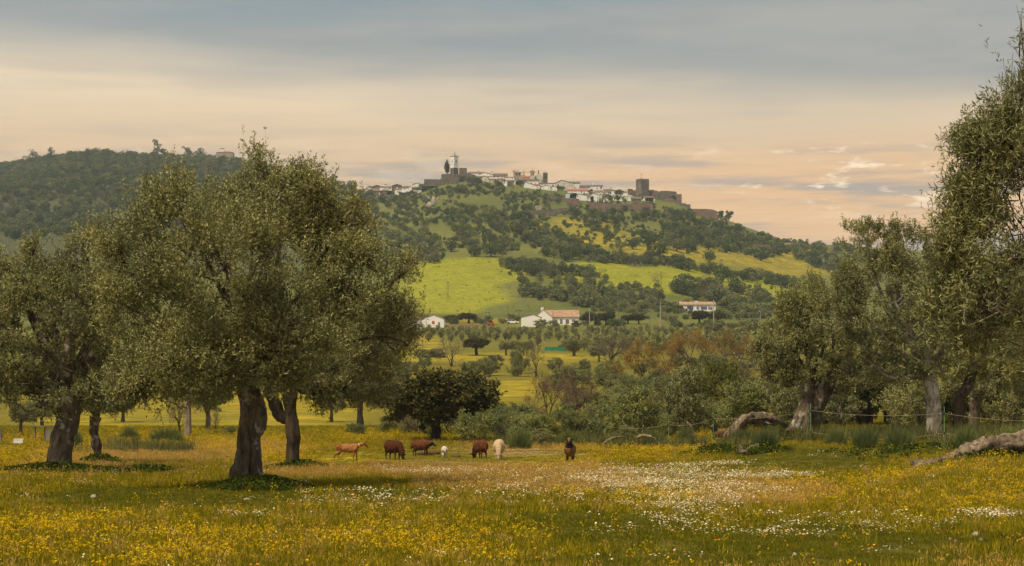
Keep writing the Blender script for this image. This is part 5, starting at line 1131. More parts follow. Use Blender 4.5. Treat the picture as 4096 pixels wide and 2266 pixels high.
# scatter of instances through geometry nodes: only for what nobody could count
def gn_scatter(name, P, rot, scl, idx, protos, label, cat, mats=None):
    """one stuff object: points P carrying rotation, scale and prototype index"""
    pc = bpy.data.collections.new(name + '_kinds')
    for k, me_ in enumerate(protos):
        o = bpy.data.objects.new('%s_kind_%02d' % (name, k), me_); pc.objects.link(o)
    me_ = bpy.data.meshes.new(name); me_.vertices.add(len(P)); me_.vertices.foreach_set('co', np.asarray(P, np.float32).ravel())
    a = me_.attributes.new('rot', 'FLOAT_VECTOR', 'POINT'); a.data.foreach_set('vector', np.asarray(rot, np.float32).ravel())
    scl = np.asarray(scl, np.float32)
    if scl.ndim == 1: scl = np.repeat(scl[:, None], 3, 1)
    a = me_.attributes.new('scl', 'FLOAT_VECTOR', 'POINT'); a.data.foreach_set('vector', scl.ravel())
    a = me_.attributes.new('idx', 'INT', 'POINT'); a.data.foreach_set('value', np.asarray(idx, np.int32))
    ng = bpy.data.node_groups.new(name + '_scatter', 'GeometryNodeTree')
    ng.interface.new_socket('Geometry', in_out='INPUT', socket_type='NodeSocketGeometry'); ng.interface.new_socket('Geometry', in_out='OUTPUT', socket_type='NodeSocketGeometry')
    gi = ng.nodes.new('NodeGroupInput'); go = ng.nodes.new('NodeGroupOutput'); ip = ng.nodes.new('GeometryNodeInstanceOnPoints'); ci = ng.nodes.new('GeometryNodeCollectionInfo')
    ci.inputs['Collection'].default_value = pc; ci.inputs['Separate Children'].default_value = True; ci.inputs['Reset Children'].default_value = True
    ng.links.new(gi.outputs[0], ip.inputs['Points']); ng.links.new(ci.outputs[0], ip.inputs['Instance']); ip.inputs['Pick Instance'].default_value = True
    for nm, ty, sk in (('rot', 'FLOAT_VECTOR', 'Rotation'), ('scl', 'FLOAT_VECTOR', 'Scale'), ('idx', 'INT', 'Instance Index')):
        na = ng.nodes.new('GeometryNodeInputNamedAttribute'); na.data_type = ty; na.inputs['Name'].default_value = nm
        ng.links.new(next(o for o in na.outputs if o.enabled and o.name == 'Attribute'), ip.inputs[sk])
    ng.links.new(ip.outputs[0], go.inputs[0])
    o = bpy.data.objects.new(name, me_); COL.objects.link(o); md = o.modifiers.new('scatter', 'NODES'); md.node_group = ng
    return tag(o, label, cat, kind='stuff')
def onground(u, Y):
    X = (u - CX) * Y / FP; return np.stack([X, Y, gz(X, Y)], 1)
rest = pts[300:]
if rest:
    P = onground(np.array([r[1] for r in rest]), np.array([r[2] for r in rest])); n = len(rest); kd = [('olive', 'oak', 'bare').index(r[3]) for r in rest]
    gn_scatter('far_trees', P, np.stack([np.zeros(n), np.zeros(n), rng.random(n) * 6.28], 1), np.array([r[4] / 4.9 for r in rest]), [k * 2 + int(rng.integers(2)) for k in kd],
               [FAR['olive'][0][1][1], FAR['olive'][1][1][1], FAR['oak'][0][1][1], FAR['oak'][1][1][1], FAR['bare'][0][1][1], FAR['bare'][1][1][1]], 'smaller trees and scrub on the village hillside', 'trees')
# low scrub on the village hill
P, S, I = [], [], []
for poly, n, dm in [([(1450, 800), (1760, 760), (2260, 830), (2800, 880), (3150, 980), (3100, 1040), (2700, 1000), (2400, 900), (2350, 1030), (2100, 1010), (1780, 1000), (1700, 1080), (1480, 1050)], 2400, 5), ([(1470, 775), (1700, 760), (1950, 735), (2200, 775), (2600, 830), (2780, 850), (2700, 880), (2300, 850), (2000, 800), (1750, 800), (1500, 820)], 900, 4), ([(2350, 1210), (3150, 1230), (3150, 1290), (2350, 1290)], 160, 6), ([(1640, 1290), (2010, 1290), (2010, 1300), (1640, 1300)], 60, 4), ([(2300, 1300), (3050, 1300), (3050, 1312), (2300, 1312)], 120, 4)]:
    lo, hi = np.array(poly).min(0), np.array(poly).max(0); c = lo + (hi - lo) * rng.random((n * 3, 2)); c = c[inpoly(c[:, 0], c[:, 1], poly)][:n]
    den = vnoise(np.stack([c[:, 0] / 60, c[:, 1] / 22, c[:, 0] * 0], 1), 4); c = c[den > -.15]
    for x, y in c: P.append((x, Yof(x, y))); S.append(.22 + .42 * rng.random()); I.append(int(rng.integers(6)))
P = onground(np.array([p[0] for p in P]), np.array([p[1] for p in P])); n = len(P)
gn_scatter('hillside_scrub', P - [0, 0, .5], np.stack([np.zeros(n), np.zeros(n), rng.random(n) * 6.28], 1), np.array(S), I,
           [FAR['olive'][0][1][1], FAR['oak'][0][1][1], FAR['olive'][1][1][1], FAR['oak'][1][1][1], FAR['oak'][2][1][1], FAR['bare'][0][1][1]], 'low scrub between the trees of the village hill', 'scrub')
# the wooded left hill: one mass
n = 6500; u = -300 + 1900 * rng.random(n); Y = 980 + 1230 * np.sqrt(rng.random(n)); D = np.interp(u, _du, _dd); k_ = (Y < D + 12) & ((u < 1230) | (rng.random(n) < .5)) & ((u < 1500) | (Y > 9999)); u, Y = u[k_], Y[k_]; n = len(u)
hh = 4 + 4.5 * rng.random(n)
pat = vnoise(np.stack([u / 120, Y / 60, 0 * u], 1), 8)
kidx = np.where(rng.random(n) < .48 + .25 * pat, rng.integers(2, 6, n), np.where(rng.random(n) < .62, rng.integers(0, 2, n), rng.integers(6, 8, n)))
gn_scatter('woodland', onground(u, Y), np.stack([np.zeros(n), np.zeros(n), rng.random(n) * 6.28], 1), hh / 4.9, kidx,
           [FAR['olive'][0][1][1], FAR['olive'][2][1][1], FAR['oak'][0][1][1], FAR['oak'][1][1][1], FAR['oak'][2][1][1], FAR['oak'][3][1][1], FAR['bare'][0][1][1], FAR['bare'][1][1][1]], 'dense mixed woodland covering the left hill', 'woodland')
# orchard rows of young olives
OL = ['young olive in the %s row of the valley orchard counted from the farmhouse' % w_ for w_ in 'first second third fourth fifth sixth seventh eighth ninth'.split()]
n = 0
for j, y in enumerate(np.linspace(1331, 1402, 9)):
    st = 30 + j * 3.0
    xs = np.arange(1690 + (j % 2) * 15 + max(0, (j - 2)) * 18, 3010, st)
    for x in xs:
        if rng.random() < .08 or n >= 290: continue
        if y > 1375 and (x < 2120 or (x > 2150 and x < 2300 and rng.random() < .8)): continue
        xx = x + rng.normal() * 5; Y = Yof(xx, y + rng.normal() * 2); farplace('orchard', xx, Y, 1.7 + .7 * rng.random() + .9 * (y - 1324) / 78, OL[j], 'young olives of the valley orchard', 'young_olive_tree', 'olive tree', 5.6); n += 1
# ridge-top eucalyptus and the cypress
def eucal(label, x, yt, yb, Y, wpx, seed, lean=0):
    r_ = np.random.default_rng(seed); s = Y / FP; h = (yb - yt) * s; w = wpx * s; L = []
    for k in range(7):
        z = h * (.42 + .52 * k / 6); L.append([r_.normal() * w * .16 + lean * z, r_.normal() * w * .16, z, w * (.30 - .02 * k), w * (.30 - .02 * k), h * .085])
    P, Nn = crownpts(L, 1500, r_, gs=.8, gap=-.1, seed=seed); V, F_ = leafquads(P, unit(Nn * .3 + runit(len(P), r_)), .95, .7, r_)
    root = thing('eucalyptus_tree', label, 'tree', G(x, Y))
    pr = [tube([(0, 0, -1.5), (lean * h * .3, 0, h * .3), (lean * h * .6, 0, h * .6), (lean * h * .9, 0, h * .95)], [.4, .32, .2, .06], 10, 6, .08, 2, .3, seed)]
    for l in L: pr.append(tube([(lean * l[2] * .7, 0, l[2] * .7), (l[0] * .6, l[1] * .6, l[2] * .88), l[:3]], [.14, .1, .05], 5, 4, .05, 2, .3, seed))
    Vt, Ft = joinq(pr); ob('trunk', npmesh('trunk', Vt, Ft, True), MAT['dark_bark'], root)
    ob('crown', crownmesh('crown', V, F_, r_.random(len(F_)), np.zeros(len(F_), np.int32), ['far_oak']), None, root)
eucal('ragged eucalyptus on the ridge, leftmost', 128, 590, 655, 2050, 60, 201, .06); eucal('thin eucalyptus with small tufts on the left ridge', 203, 584, 645, 2040, 36, 202)
eucal('tallest eucalyptus on the left ridge', 630, 562, 640, 1985, 46, 203, .02); eucal('short eucalyptus right of the tallest one', 660, 596, 640, 1982, 40, 204)
eucal('broad eucalyptus left of the hermitage, first of two', 748, 582, 642, 1950, 56, 205); eucal('broad eucalyptus left of the hermitage, second of two', 808, 580, 644, 1940, 62, 206); eucal('dark tree top behind the big olive crown', 1328, 706, 752, 1655, 44, 207)
eucal('feathery tree on the ridge right of the outer wall', 2916, 848, 890, 1525, 34, 208); eucal('dark tree at the end of the outer wall', 2884, 850, 886, 1515, 26, 209)
r_ = np.random.default_rng(77); Yc = 1499.; s_ = Yc / FP; fx, fy = cr('a')
cyp = thing('cypress_tree', 'dark slim cypress beside the bell tower', 'cypress', at(fx(378), fy(580), Yc)); hC = 235 * .2329 * s_; L = []
for k in range(10):
    z = hC * (.06 + .88 * k / 9); ww = 46 * .2329 * s_ * math.sin(math.pi * (.16 + .80 * (k / 9) ** .9)) ** .8 * (1.0 if k < 7 else .75); L.append([r_.normal() * .15, r_.normal() * .15, z, ww, ww, hC * .09])
P, Nn = crownpts(L, 1500, r_, gs=.9, gap=-.8, rough=.12); V, F_ = leafquads(P, unit(Nn * .3 + [0, 0, .9] + runit(len(P), r_) * .4), .7, .4, r_)
ob('crown', crownmesh('crown', V, F_, r_.random(len(F_)), np.zeros(len(F_), np.int32), ['cypress_leaf']), None, cyp)
Vt, Ft = tube([(0, 0, -2), (0, 0, 1), (0, 0, hC * .7)], [.3, .25, .05], 6, 6, .05, 2, .2, 1); ob('trunk', npmesh('trunk', Vt, Ft), MAT['dark_bark'], cyp)
# shrubs among the village walls
for q, (x, y, h) in enumerate([(2234, 745, 4), (2248, 752, 3.5), (2428, 805, 5.5), (2440, 808, 4), (2468, 780, 4.5), (2482, 786, 5), (2470, 805, 4.5), (2498, 812, 3.5), (2555, 808, 6), (2085, 745, 5), (2105, 750, 4), (1996, 758, 7), (1850, 728, 5), (1880, 735, 5), (1910, 738, 6), (1690, 770, 6), (1610, 745, 4), (2690, 800, 5), (2540, 845, 6), (2600, 845, 7), (2500, 850, 5), (1660, 785, 4)]):
    farplace('oak', x, min(Yof(x, y), 1485), h, 'dark garden tree among the village walls', 'garden trees of the village', 'garden_tree', 'tree')
# boulders on the slope
def rock(name, label, x, y, w, h, seed, m_='limestone_rock', Y=None, group=None, cat='rock', sink=.3):
    r_ = np.random.default_rng(seed); Y = Y or Yof(x, y); s = Y / FP; n, sg = 7, 10; th = np.linspace(0, 2 * math.pi, sg, endpoint=False); V = []
    for i in range(n):
        ph = -.5 * math.pi + math.pi * i / (n - 1); V += [(math.cos(ph) * math.cos(t), math.cos(ph) * math.sin(t), math.sin(ph)) for t in th]
    V = np.array(V); V = V * (1 + .35 * fbm(V * 1.3 + seed * 7.3, seed, 3))[:, None] * np.array([w * s / 2, w * s / 2, h * s]); a = np.arange(n * sg).reshape(n, sg); b_ = np.roll(a, -1, 1)
    o = ob(name, npmesh(name, V, np.stack([a[:-1], b_[:-1], b_[1:], a[1:]], -1).reshape(-1, 4)), MAT[m_]); o.location = G(x, Y) + Vector((0, 0, h * s * (1 - 2 * sink) * .5)); return tag(o, label, cat, group)
for q, (x, y, w, h) in enumerate([(1712, 812, 26, 22), (1736, 818, 20, 26), (1720, 830, 30, 18), (1752, 800, 14, 10), (1708, 795, 24, 10)]): rock('boulder', 'pale boulder of the outcrop below the bastion', x, y, w, h, 300 + q, group='outcrop below the bastion')
for q, (x, y, w, h) in enumerate([(155, 690, 26, 12), (172, 676, 16, 9), (282, 728, 16, 7), (145, 742, 14, 6), (24, 915, 26, 10), (340, 750, 8, 5)]): rock('boulder', 'pale boulder showing through the left hill woodland', x, y, w, h, 320 + q, group='boulders in the left hill woodland')

# tussocks in the hill pastures
tk = fartree(120, 'yellow_green', 500, .6)[1][1]; P = []
for poly, n in [([(1650, 1060), (1900, 1010), (2150, 1110), (2150, 1240), (1650, 1250)], 110), ([(2300, 1080), (2900, 1100), (3180, 1160), (3000, 1190), (2400, 1160)], 90), ([(2650, 1000), (3100, 1030), (3350, 1110), (3150, 1120), (2750, 1060)], 70)]:
    lo, hi = np.array(poly).min(0), np.array(poly).max(0); c = lo + (hi - lo) * rng.random((n * 2, 2)); c = c[inpoly(c[:, 0], c[:, 1], poly)][:n]; P += [(x, Yof(x, y)) for x, y in c]
P = onground(np.array([p[0] for p in P]), np.array([p[1] for p in P])); n = len(P)
gn_scatter('pasture_tussocks', P, np.stack([0 * P[:, 0], 0 * P[:, 0], rng.random(n) * 6.28], 1), np.stack([.06 + .22 * rng.random(n) ** 3, .06 + .22 * rng.random(n) ** 3, .04 + .12 * rng.random(n) ** 3], 1), np.zeros(n, int), [tk], 'low tussocks in the hill pastures', 'grass')
# ------------------------------------------------------------------ meadow: grass, dry grass, flowers
def meadowmat(name, stops, trans=.25):
    m = bpy.data.materials.new(name); m.use_nodes = True; N = NT(m.node_tree); b = N.n['Principled BSDF']; out = N.n['Material Output']
    r = N.new('ShaderNodeAttribute', attribute_name='rnd').outputs['Fac']; oi = N.new('ShaderNodeObjectInfo').outputs['Random']
    col = N.ramp(N.math('ADD', N.math('MULTIPLY', r, .5), N.math('MULTIPLY', oi, .5)), stops)
    N.l.new(col, b.inputs['Base Color']); b.inputs['Roughness'].default_value = .7; b.inputs['Specular IOR Level'].default_value = .02
    t = N.new('ShaderNodeBsdfTranslucent'); N.l.new(col, t.inputs[0]); mx = N.new('ShaderNodeMixShader', i0=trans)
    N.l.new(b.outputs[0], mx.inputs[1]); N.l.new(t.outputs[0], mx.inputs[2]); N.l.new(mx.outputs[0], out.inputs[0]); MAT[name] = m
meadowmat('grass_blade', [(0.1, (0.125, 0.118, 0.006)), (0.5, (0.27, 0.225, 0.009)), (0.9, (0.46, 0.345, 0.020))])
meadowmat('lush_blade', [(0.1, (0.075, 0.082, 0.008)), (0.5, (0.155, 0.152, 0.012)), (0.9, (0.26, 0.225, 0.020))])
meadowmat('dry_blade', [(0.1, (0.30, 0.180, 0.034)), (0.5, (0.48, 0.30, 0.075)), (0.9, (0.66, 0.46, 0.17))])
meadowmat('yellow_petal', [(0.1, (0.60, 0.38, 0.008)), (0.5, (0.74, 0.50, 0.012)), (0.9, (0.86, 0.62, 0.02))], .3)
meadowmat('white_petal', [(0.1, (0.66, 0.58, 0.42)), (0.5, (0.80, 0.73, 0.58)), (0.9, (0.88, 0.84, 0.72))], .2)
meadowmat('orange_petal', [(0.1, (0.62, 0.20, 0.01)), (0.9, (0.80, 0.32, 0.015))], .2)
meadowmat('weed_leaf', [(0.1, (0.030, 0.044, 0.007)), (0.5, (0.065, 0.084, 0.011)), (0.9, (0.12, 0.135, 0.018))], .2)
def meadow_mesh(name, parts):
    """parts: (V, F quads, material)"""
    V, F_ = joinq([(p[0], p[1]) for p in parts]); mats = []
    mi = []
    for v, f, m_ in parts:
        if m_ not in mats: mats.append(m_)
        mi += [mats.index(m_)] * len(f)
    return crownmesh(name, V, F_, rngm.random(len(F_)), np.array(mi, np.int32), mats)
rngm = np.random.default_rng(17)
def blades(n, h0, h1, wd, rad, lean=.28):
    a = rngm.random(n) * 6.28; q = np.sqrt(rngm.random(n)) * rad; P = np.stack([q * np.cos(a), q * np.sin(a), np.zeros(n) - .01], 1)
    D = unit(np.array([0, 0, 1.0]) + rngm.normal(size=(n, 3)) * lean); D[:, 2] = np.abs(D[:, 2]); L = h0 + (h1 - h0) * rngm.random(n)
    V, F_ = leafquads(P, D, L, wd, rngm); return V, F_, P + D * L[:, None]
def discs(P, r, tilt=.4, k=1):
    """flower heads: little crossed lozenges facing up and outwards"""
    parts = []
    for j in range(k):
        n = len(P); Nn = unit(np.array([0, -.25, 1.0]) + rngm.normal(size=(n, 3)) * tilt); u = unit(np.cross(Nn, runit(n, rngm))); w = np.cross(Nn, u); rr = r * (.8 + .5 * rngm.random((n, 1))); c = P + rngm.normal(size=(n, 3)) * r * (.9 if k > 1 else 0)
        parts.append((np.stack([c - u * rr, c + w * rr, c + u * rr, c - w * rr], 1).reshape(-1, 3), np.arange(4 * n).reshape(n, 4)))
    return joinq(parts)
def k_grass(m_, n, h0, h1, wd, rad): v, f, e = blades(n, h0, h1, wd, rad); return meadow_mesh('tuft', [(v, f, m_)])
def k_dry(n, h0, h1, rad):
    v, f, e = blades(n, h0, h1, .006, rad, .22); v2, f2 = leafquads(e - [0, 0, .04], unit(np.array([0, 0, 1.0]) + rngm.normal(size=(len(e), 3)) * .5), .055, .011, rngm)
    return meadow_mesh('tuft', [(v, f, 'dry_blade'), (v2, f2, 'dry_blade')])
def k_yellow(n, h0, h1, rad, fr=.0098):
    v, f, e = blades(n, h0, h1, .009, rad, .16); v2, f2, e2 = blades(n * 2, h0 * .3, h0 * .8, .016, rad, .35); v3, f3 = discs(e, fr, .7, 6)
    return meadow_mesh('plant', [(v, f, 'grass_blade'), (v2, f2, 'grass_blade'), (v3, f3, 'yellow_petal')])
def k_daisy(n, h0, h1, rad, fr=.0155):
    v, f, e = blades(n, h0, h1, .005, rad, .12); v3, f3 = discs(e, fr, .3); v4, f4 = discs(e + [0, 0, .006], fr * .38, .2)
    v5, f5, e5 = blades(n * 2, h0 * .4, h0 * .9, .012, rad, .4)
    return meadow_mesh('plant', [(v, f, 'lush_blade'), (v3, f3, 'white_petal'), (v4, f4, 'yellow_petal'), (v5, f5, 'lush_blade')])
def k_orange(): v, f, e = blades(3, .12, .2, .005, .1); v3, f3 = discs(e, .02, .4); return meadow_mesh('plant', [(v, f, 'grass_blade'), (v3, f3, 'orange_petal')])
def k_weed(n=34, h=.22, rad=.24):
    a = rngm.random(n) * 6.28; q = np.sqrt(rngm.random(n)) * rad; P = np.stack([q * np.cos(a), q * np.sin(a), .02 + h * rngm.random(n)], 1)
    v, f = leafquads(P, unit(np.array([0, 0, .5]) + runit(n, rngm)), .12, .07, rngm); return meadow_mesh('plant', [(v, f, 'weed_leaf')])
def zone(u, Y, lst, kx=2.6, ky=.5):
    X = (u - CX) * Y / FP; Z = gz(X, Y); x, y = pxy(X, Y, Z); w_ = 20 * fbm(np.stack([X / 3, Y / 3, 0 * X], -1), 5, 3); return blob(x + w_ * kx, y + w_ * ky, lst), x, y, X
def spread_pts(n, y0, y1, p=1.0, u0=-250, u1=4350):
    """more points per metre close to the camera: constant density in picture rows would be p=0"""
    t = rngm.random(n); Y = (y0 ** p + (y1 ** p - y0 ** p) * t) ** (1 / p); return u0 + (u1 - u0) * rngm.random(n), Y
def lay(name, u, Y, s0, s1, kinds, label, cat):
    n = len(u); P = onground(u, Y); P[:, 2] -= .005
    rot = np.stack([rngm.normal(size=n) * .08, rngm.normal(size=n) * .08, rngm.random(n) * 6.28], 1); far_ = .78 + .32 * sstep(22, 60, Y)
    return gn_scatter(name, P, rot, (s0 + (s1 - s0) * rngm.random(n)) * far_ * (1 - .6 * zone(u, Y, Z_ANIM, 1, .2)[0]), rngm.integers(0, len(kinds), n), kinds, label, cat)
# green and golden grass everywhere
u, Y = spread_pts(120000, 17, 150, .55); dz_, x_, y_, X_ = zone(u, Y, Z_DRY); k_ = rngm.random(len(u)) > np.maximum(dz_ * .6, zone(u, Y, Z_DAI, 3.0, .6)[0] * .8); u, Y = u[k_], Y[k_]
lz = zone(u, Y, Z_LAWN)[0]; lawn = lz > rngm.random(len(u)) * .9 + .05
lay('grass', u[~lawn], Y[~lawn], .8, 1.35, [k_grass('grass_blade', 24, .05, .17, .012, .16) for k in range(3)] + [k_grass('lush_blade', 22, .05, .15, .012, .16) for k in range(2)], 'golden green meadow grass', 'grass')
lay('lawn_grass', u[lawn], Y[lawn], .55, .9, [k_grass('lush_blade', 26, .03, .10, .012, .17) for k in range(3)], 'short green grass of the grazed strip', 'grass')
u, Y = spread_pts(70000, 17, 130, .6); dz_ = zone(u, Y, Z_DRY)[0]; ly = zone(u, Y, Z_LAWN)[0]; k_ = rngm.random(len(u)) < np.maximum(dz_ * .7, .06 * (1 - ly)); u, Y = u[k_], Y[k_]
lay('dry_grass', u, Y, .7, 1.15, [k_dry(18, .12, .27, .17) for k in range(4)], 'pale dry grass with seed heads', 'dry grass')
u, Y = spread_pts(85000, 17, 150, .6); yz = zone(u, Y, Z_YEL)[0]; pn = vnoise(np.stack([(u - CX) * Y / FP / .9, Y / .9, 0 * u], 1), 21); k_ = rngm.random(len(u)) < np.clip(yz * (.15 + .42 * pn) * (1 + 1.3 * sstep(72, 95, Y)), .010, 1); u, Y = u[k_], Y[k_]
lay('yellow_flowers', u, Y, .65, 1.15, [k_yellow(6, .16, .34, .15) for k in range(3)] + [k_yellow(4, .12, .27, .12) for k in range(2)], 'yellow mustard flowers in the meadow', 'flowers')
u, Y = spread_pts(90000, 17, 110, .9); d1 = zone(u, Y, Z_DAI, 3.0, .6)[0]; d2 = zone(u, Y, Z_DAI2)[0]; pn = vnoise(np.stack([(u - CX) * Y / FP / .6, Y / .8, 0 * u], 1), 22); k_ = rngm.random(len(u)) < np.clip(d1 * (.46 + .5 * pn) + d2 * (.07 + .14 * pn), .003, 1); u, Y = u[k_], Y[k_]
lay('daisies', u, Y, .8, 1.2, [k_daisy(12, .12, .22, .18) for k in range(3)] + [k_daisy(6, .10, .20, .15) for k in range(2)], 'white daisies in the meadow', 'flowers')
u, Y = spread_pts(500, 18, 90, .7); lay('orange_flowers', u, Y, .8, 1.2, [k_orange() for k in range(2)], 'tiny orange flowers dotted through the grass', 'flowers')
# dark leafy weeds round the trunks
U_, Y_, S_ = [], [], []
for xc, Yc, ru, rY, n in [(230, 62.5, 215, 2.2, 620), (1040, 46.8, 150, 1.4, 620), (1200, 65.5, 110, 1.6, 260), (400, 73.5, 75, 1.5, 120), (600, 60, 160, 1.0, 90), (3150, 92.5, 90, 2.0, 200), (2870, 86, 120, 3.5, 120), (3960, 60.5, 190, .8, 420), (3600, 76, 260, 5, 70), (3050, 80, 90, 1.0, 90)]:
    a = rngm.random(n) * 6.28; q = rngm.random(n) ** .75 * 1.45; U_.append(xc + ru * q * np.cos(a)); Y_.append(Yc + rY * q * np.sin(a)); S_.append((1.25 - .62 * q) * (Yc / 55) ** .35)
u, Y, S_ = map(np.concatenate, (U_, Y_, S_)); n = len(u); P = onground(u, Y)
gn_scatter('weeds', P, np.stack([0 * u, 0 * u, rngm.random(n) * 6.28], 1), S_, rngm.integers(0, 3, n), [k_weed() for k in range(3)], 'dark leafy weeds round the trunks and logs', 'weeds')
# tall rough grass along the bushes
def k_tall(n=40):
    v, f, e = blades(n, .18, .75, .020, .32, .30); return meadow_mesh('tuft', [(v, f, 'rough_blade')])
meadowmat('rough_blade', [(0.1, (0.075, 0.080, 0.022)), (0.5, (0.14, 0.140, 0.045)), (0.9, (0.25, 0.235, 0.09))])
U_, Y_ = [], []
for x0, x1, ya, yb2, n in [(2640, 2860, 100, 108, 160), (2900, 3260, 88, 100, 330), (3260, 3720, 88, 102, 460), (3720, 4250, 84, 102, 460), (2000, 2460, 106, 114, 220), (2440, 2640, 102, 112, 120), (560, 760, 92, 100, 120), (440, 560, 95, 103, 60), (250, 340, 92, 98, 40)]:
    U_.append(x0 + (x1 - x0) * rngm.random(n)); Y_.append(ya + (yb2 - ya) * rngm.random(n))
u, Y = map(np.concatenate, (U_, Y_)); k_ = vnoise(np.stack([(u - CX) * Y / FP / 1.3, Y / 1.3, 0 * u], 1), 33) > .05; u, Y = u[k_], Y[k_]; lay('tall_grass', u, Y, .55, 1.25, [k_tall() for k in range(4)], 'tall grey green rough grass along the bushes', 'grass')
# small stones and clods in the grass
r_ = np.random.default_rng(41)
for q in range(26):
    x = 100 + 3900 * r_.random(); y = 1960 + 290 * r_.random(); rock('stone', 'small brown stone lying in the meadow grass', x, y, 16 + 18 * r_.random(), 7 + 7 * r_.random(), 400 + q, 'limestone_rock' if q % 3 else 'terracotta', group='stones in the meadow', cat='stone', sink=.2)
# ------------------------------------------------------------------ animals
def ell(c, r, rot=None, n=10, m=14):
    V = [(math.cos(-math.pi / 2 + math.pi * i / n) * math.cos(2 * math.pi * j / m), math.cos(-math.pi / 2 + math.pi * i / n) * math.sin(2 * math.pi * j / m), math.sin(-math.pi / 2 + math.pi * i / n)) for i in range(n + 1) for j in range(m)]
    V = np.array(V) * np.array(r)
    if rot is not None: V = V @ np.array(Matrix.Rotation(rot, 3, 'Y')).T
    V = V + np.array(c); a = np.arange((n + 1) * m).reshape(n + 1, m); b = np.roll(a, -1, 1)
    return V, np.stack([a[:-1], b[:-1], b[1:], a[1:]], -1).reshape(-1, 4)
def cap(pts, rad):
    parts = []
    for p, q, r0, r1 in zip(pts, pts[1:], rad, rad[1:]):
        p, q = np.array(p, float), np.array(q, float); n = max(2, int(np.linalg.norm(q - p) / (min(r0, r1) * .45)))
        for k in range(n + 1):
            t = k / n; r = r0 + (r1 - r0) * t; parts.append(ell(p + (q - p) * t, (r, r, r), n=6, m=8))
    return joinq(parts)
def fleece(name, c1, c2, c3, scale=28, b=.6):
    m = mat(name, c1, c2, scale, .95, bump=b, bscale=scale * 1.6, dist=.03, spec=.05, third=c3); return m
fleece('brown_fleece', (0.085, 0.030, 0.014), (0.16, 0.062, 0.028), (0.055, 0.022, 0.012))
fleece('dark_brown_fleece', (0.045, 0.016, 0.009), (0.105, 0.036, 0.018), (0.030, 0.012, 0.008))
fleece('tan_fleece', (0.15, 0.078, 0.033), (0.25, 0.145, 0.065), (0.10, 0.052, 0.024))
fleece('cream_fleece', (0.42, 0.30, 0.18), (0.58, 0.44, 0.28), (0.36, 0.25, 0.15))
fleece('white_fleece', (0.55, 0.48, 0.38), (0.70, 0.62, 0.50), (0.45, 0.37, 0.28))
fleece('goat_coat', (0.24, 0.098, 0.036), (0.36, 0.17, 0.066), (0.17, 0.062, 0.022), 9, .2)
mat('black_face', (0.012, 0.010, 0.009), (0.028, 0.022, 0.018), 20, .7)
mat('dark_leg', (0.020, 0.012, 0.008), (0.045, 0.026, 0.016), 12, .8)
mat('eye', (0.10, 0.06, 0.01), (0.02, 0.02, 0.02), 30, .2, spec=.5)
def animal(name, label, cat, x, yb, parts, mats, pick, heading, Y=None, scale=1.0, vox=.022, eyes=None, extra=None):
    """union of shaped volumes remeshed into one continuous body; local +x forward, +z up"""
    V, F_ = joinq(parts); me_ = npmesh(name, V, F_); o = bpy.data.objects.new(name, me_); COL.objects.link(o)
    md = o.modifiers.new('r', 'REMESH'); md.mode = 'VOXEL'; md.voxel_size = vox; md.use_smooth_shade = True
    md = o.modifiers.new('s', 'SMOOTH'); md.factor = .5; md.iterations = 4
    dg = bpy.context.evaluated_depsgraph_get(); dg.update(); nm_ = bpy.data.meshes.new_from_object(o.evaluated_get(dg)); nm_.name = name
    o.modifiers.clear(); o.data = nm_; bpy.data.meshes.remove(me_)
    co = np.zeros(len(nm_.vertices) * 3); nm_.vertices.foreach_get('co', co); co = co.reshape(-1, 3); nn = np.zeros(len(co) * 3); nm_.vertices.foreach_get('normal', nn); nn = nn.reshape(-1, 3)
    ct = np.zeros(len(nm_.polygons) * 3); nm_.polygons.foreach_get('center', ct); mi = pick(ct.reshape(-1, 3)).astype(np.int32)
    co = co + nn * (.012 * fbm(co * 14, 3, 2))[:, None]; nm_.vertices.foreach_set('co', co.ravel())
    for m_ in mats: nm_.materials.append(MAT[m_])
    nm_.polygons.foreach_set('material_index', mi); nm_.polygons.foreach_set('use_smooth', np.ones(len(mi), bool)); nm_.update()
    Y = Y or Yof(x, yb); g = G(x, Y); o.location = g - Vector((0, 0, .02)); o.rotation_euler = (0, 0, heading); scale *= .84; o.scale = (scale * .97, scale, scale * 1.03)
    tag(o, label, cat)
    if eyes:
        for e in eyes:
            v, f = ell(e, (.014, .014, .014), n=5, m=8); ob('eye', npmesh('eye', v, f, True), MAT['eye'], o)
    if extra: extra(o)
    return o
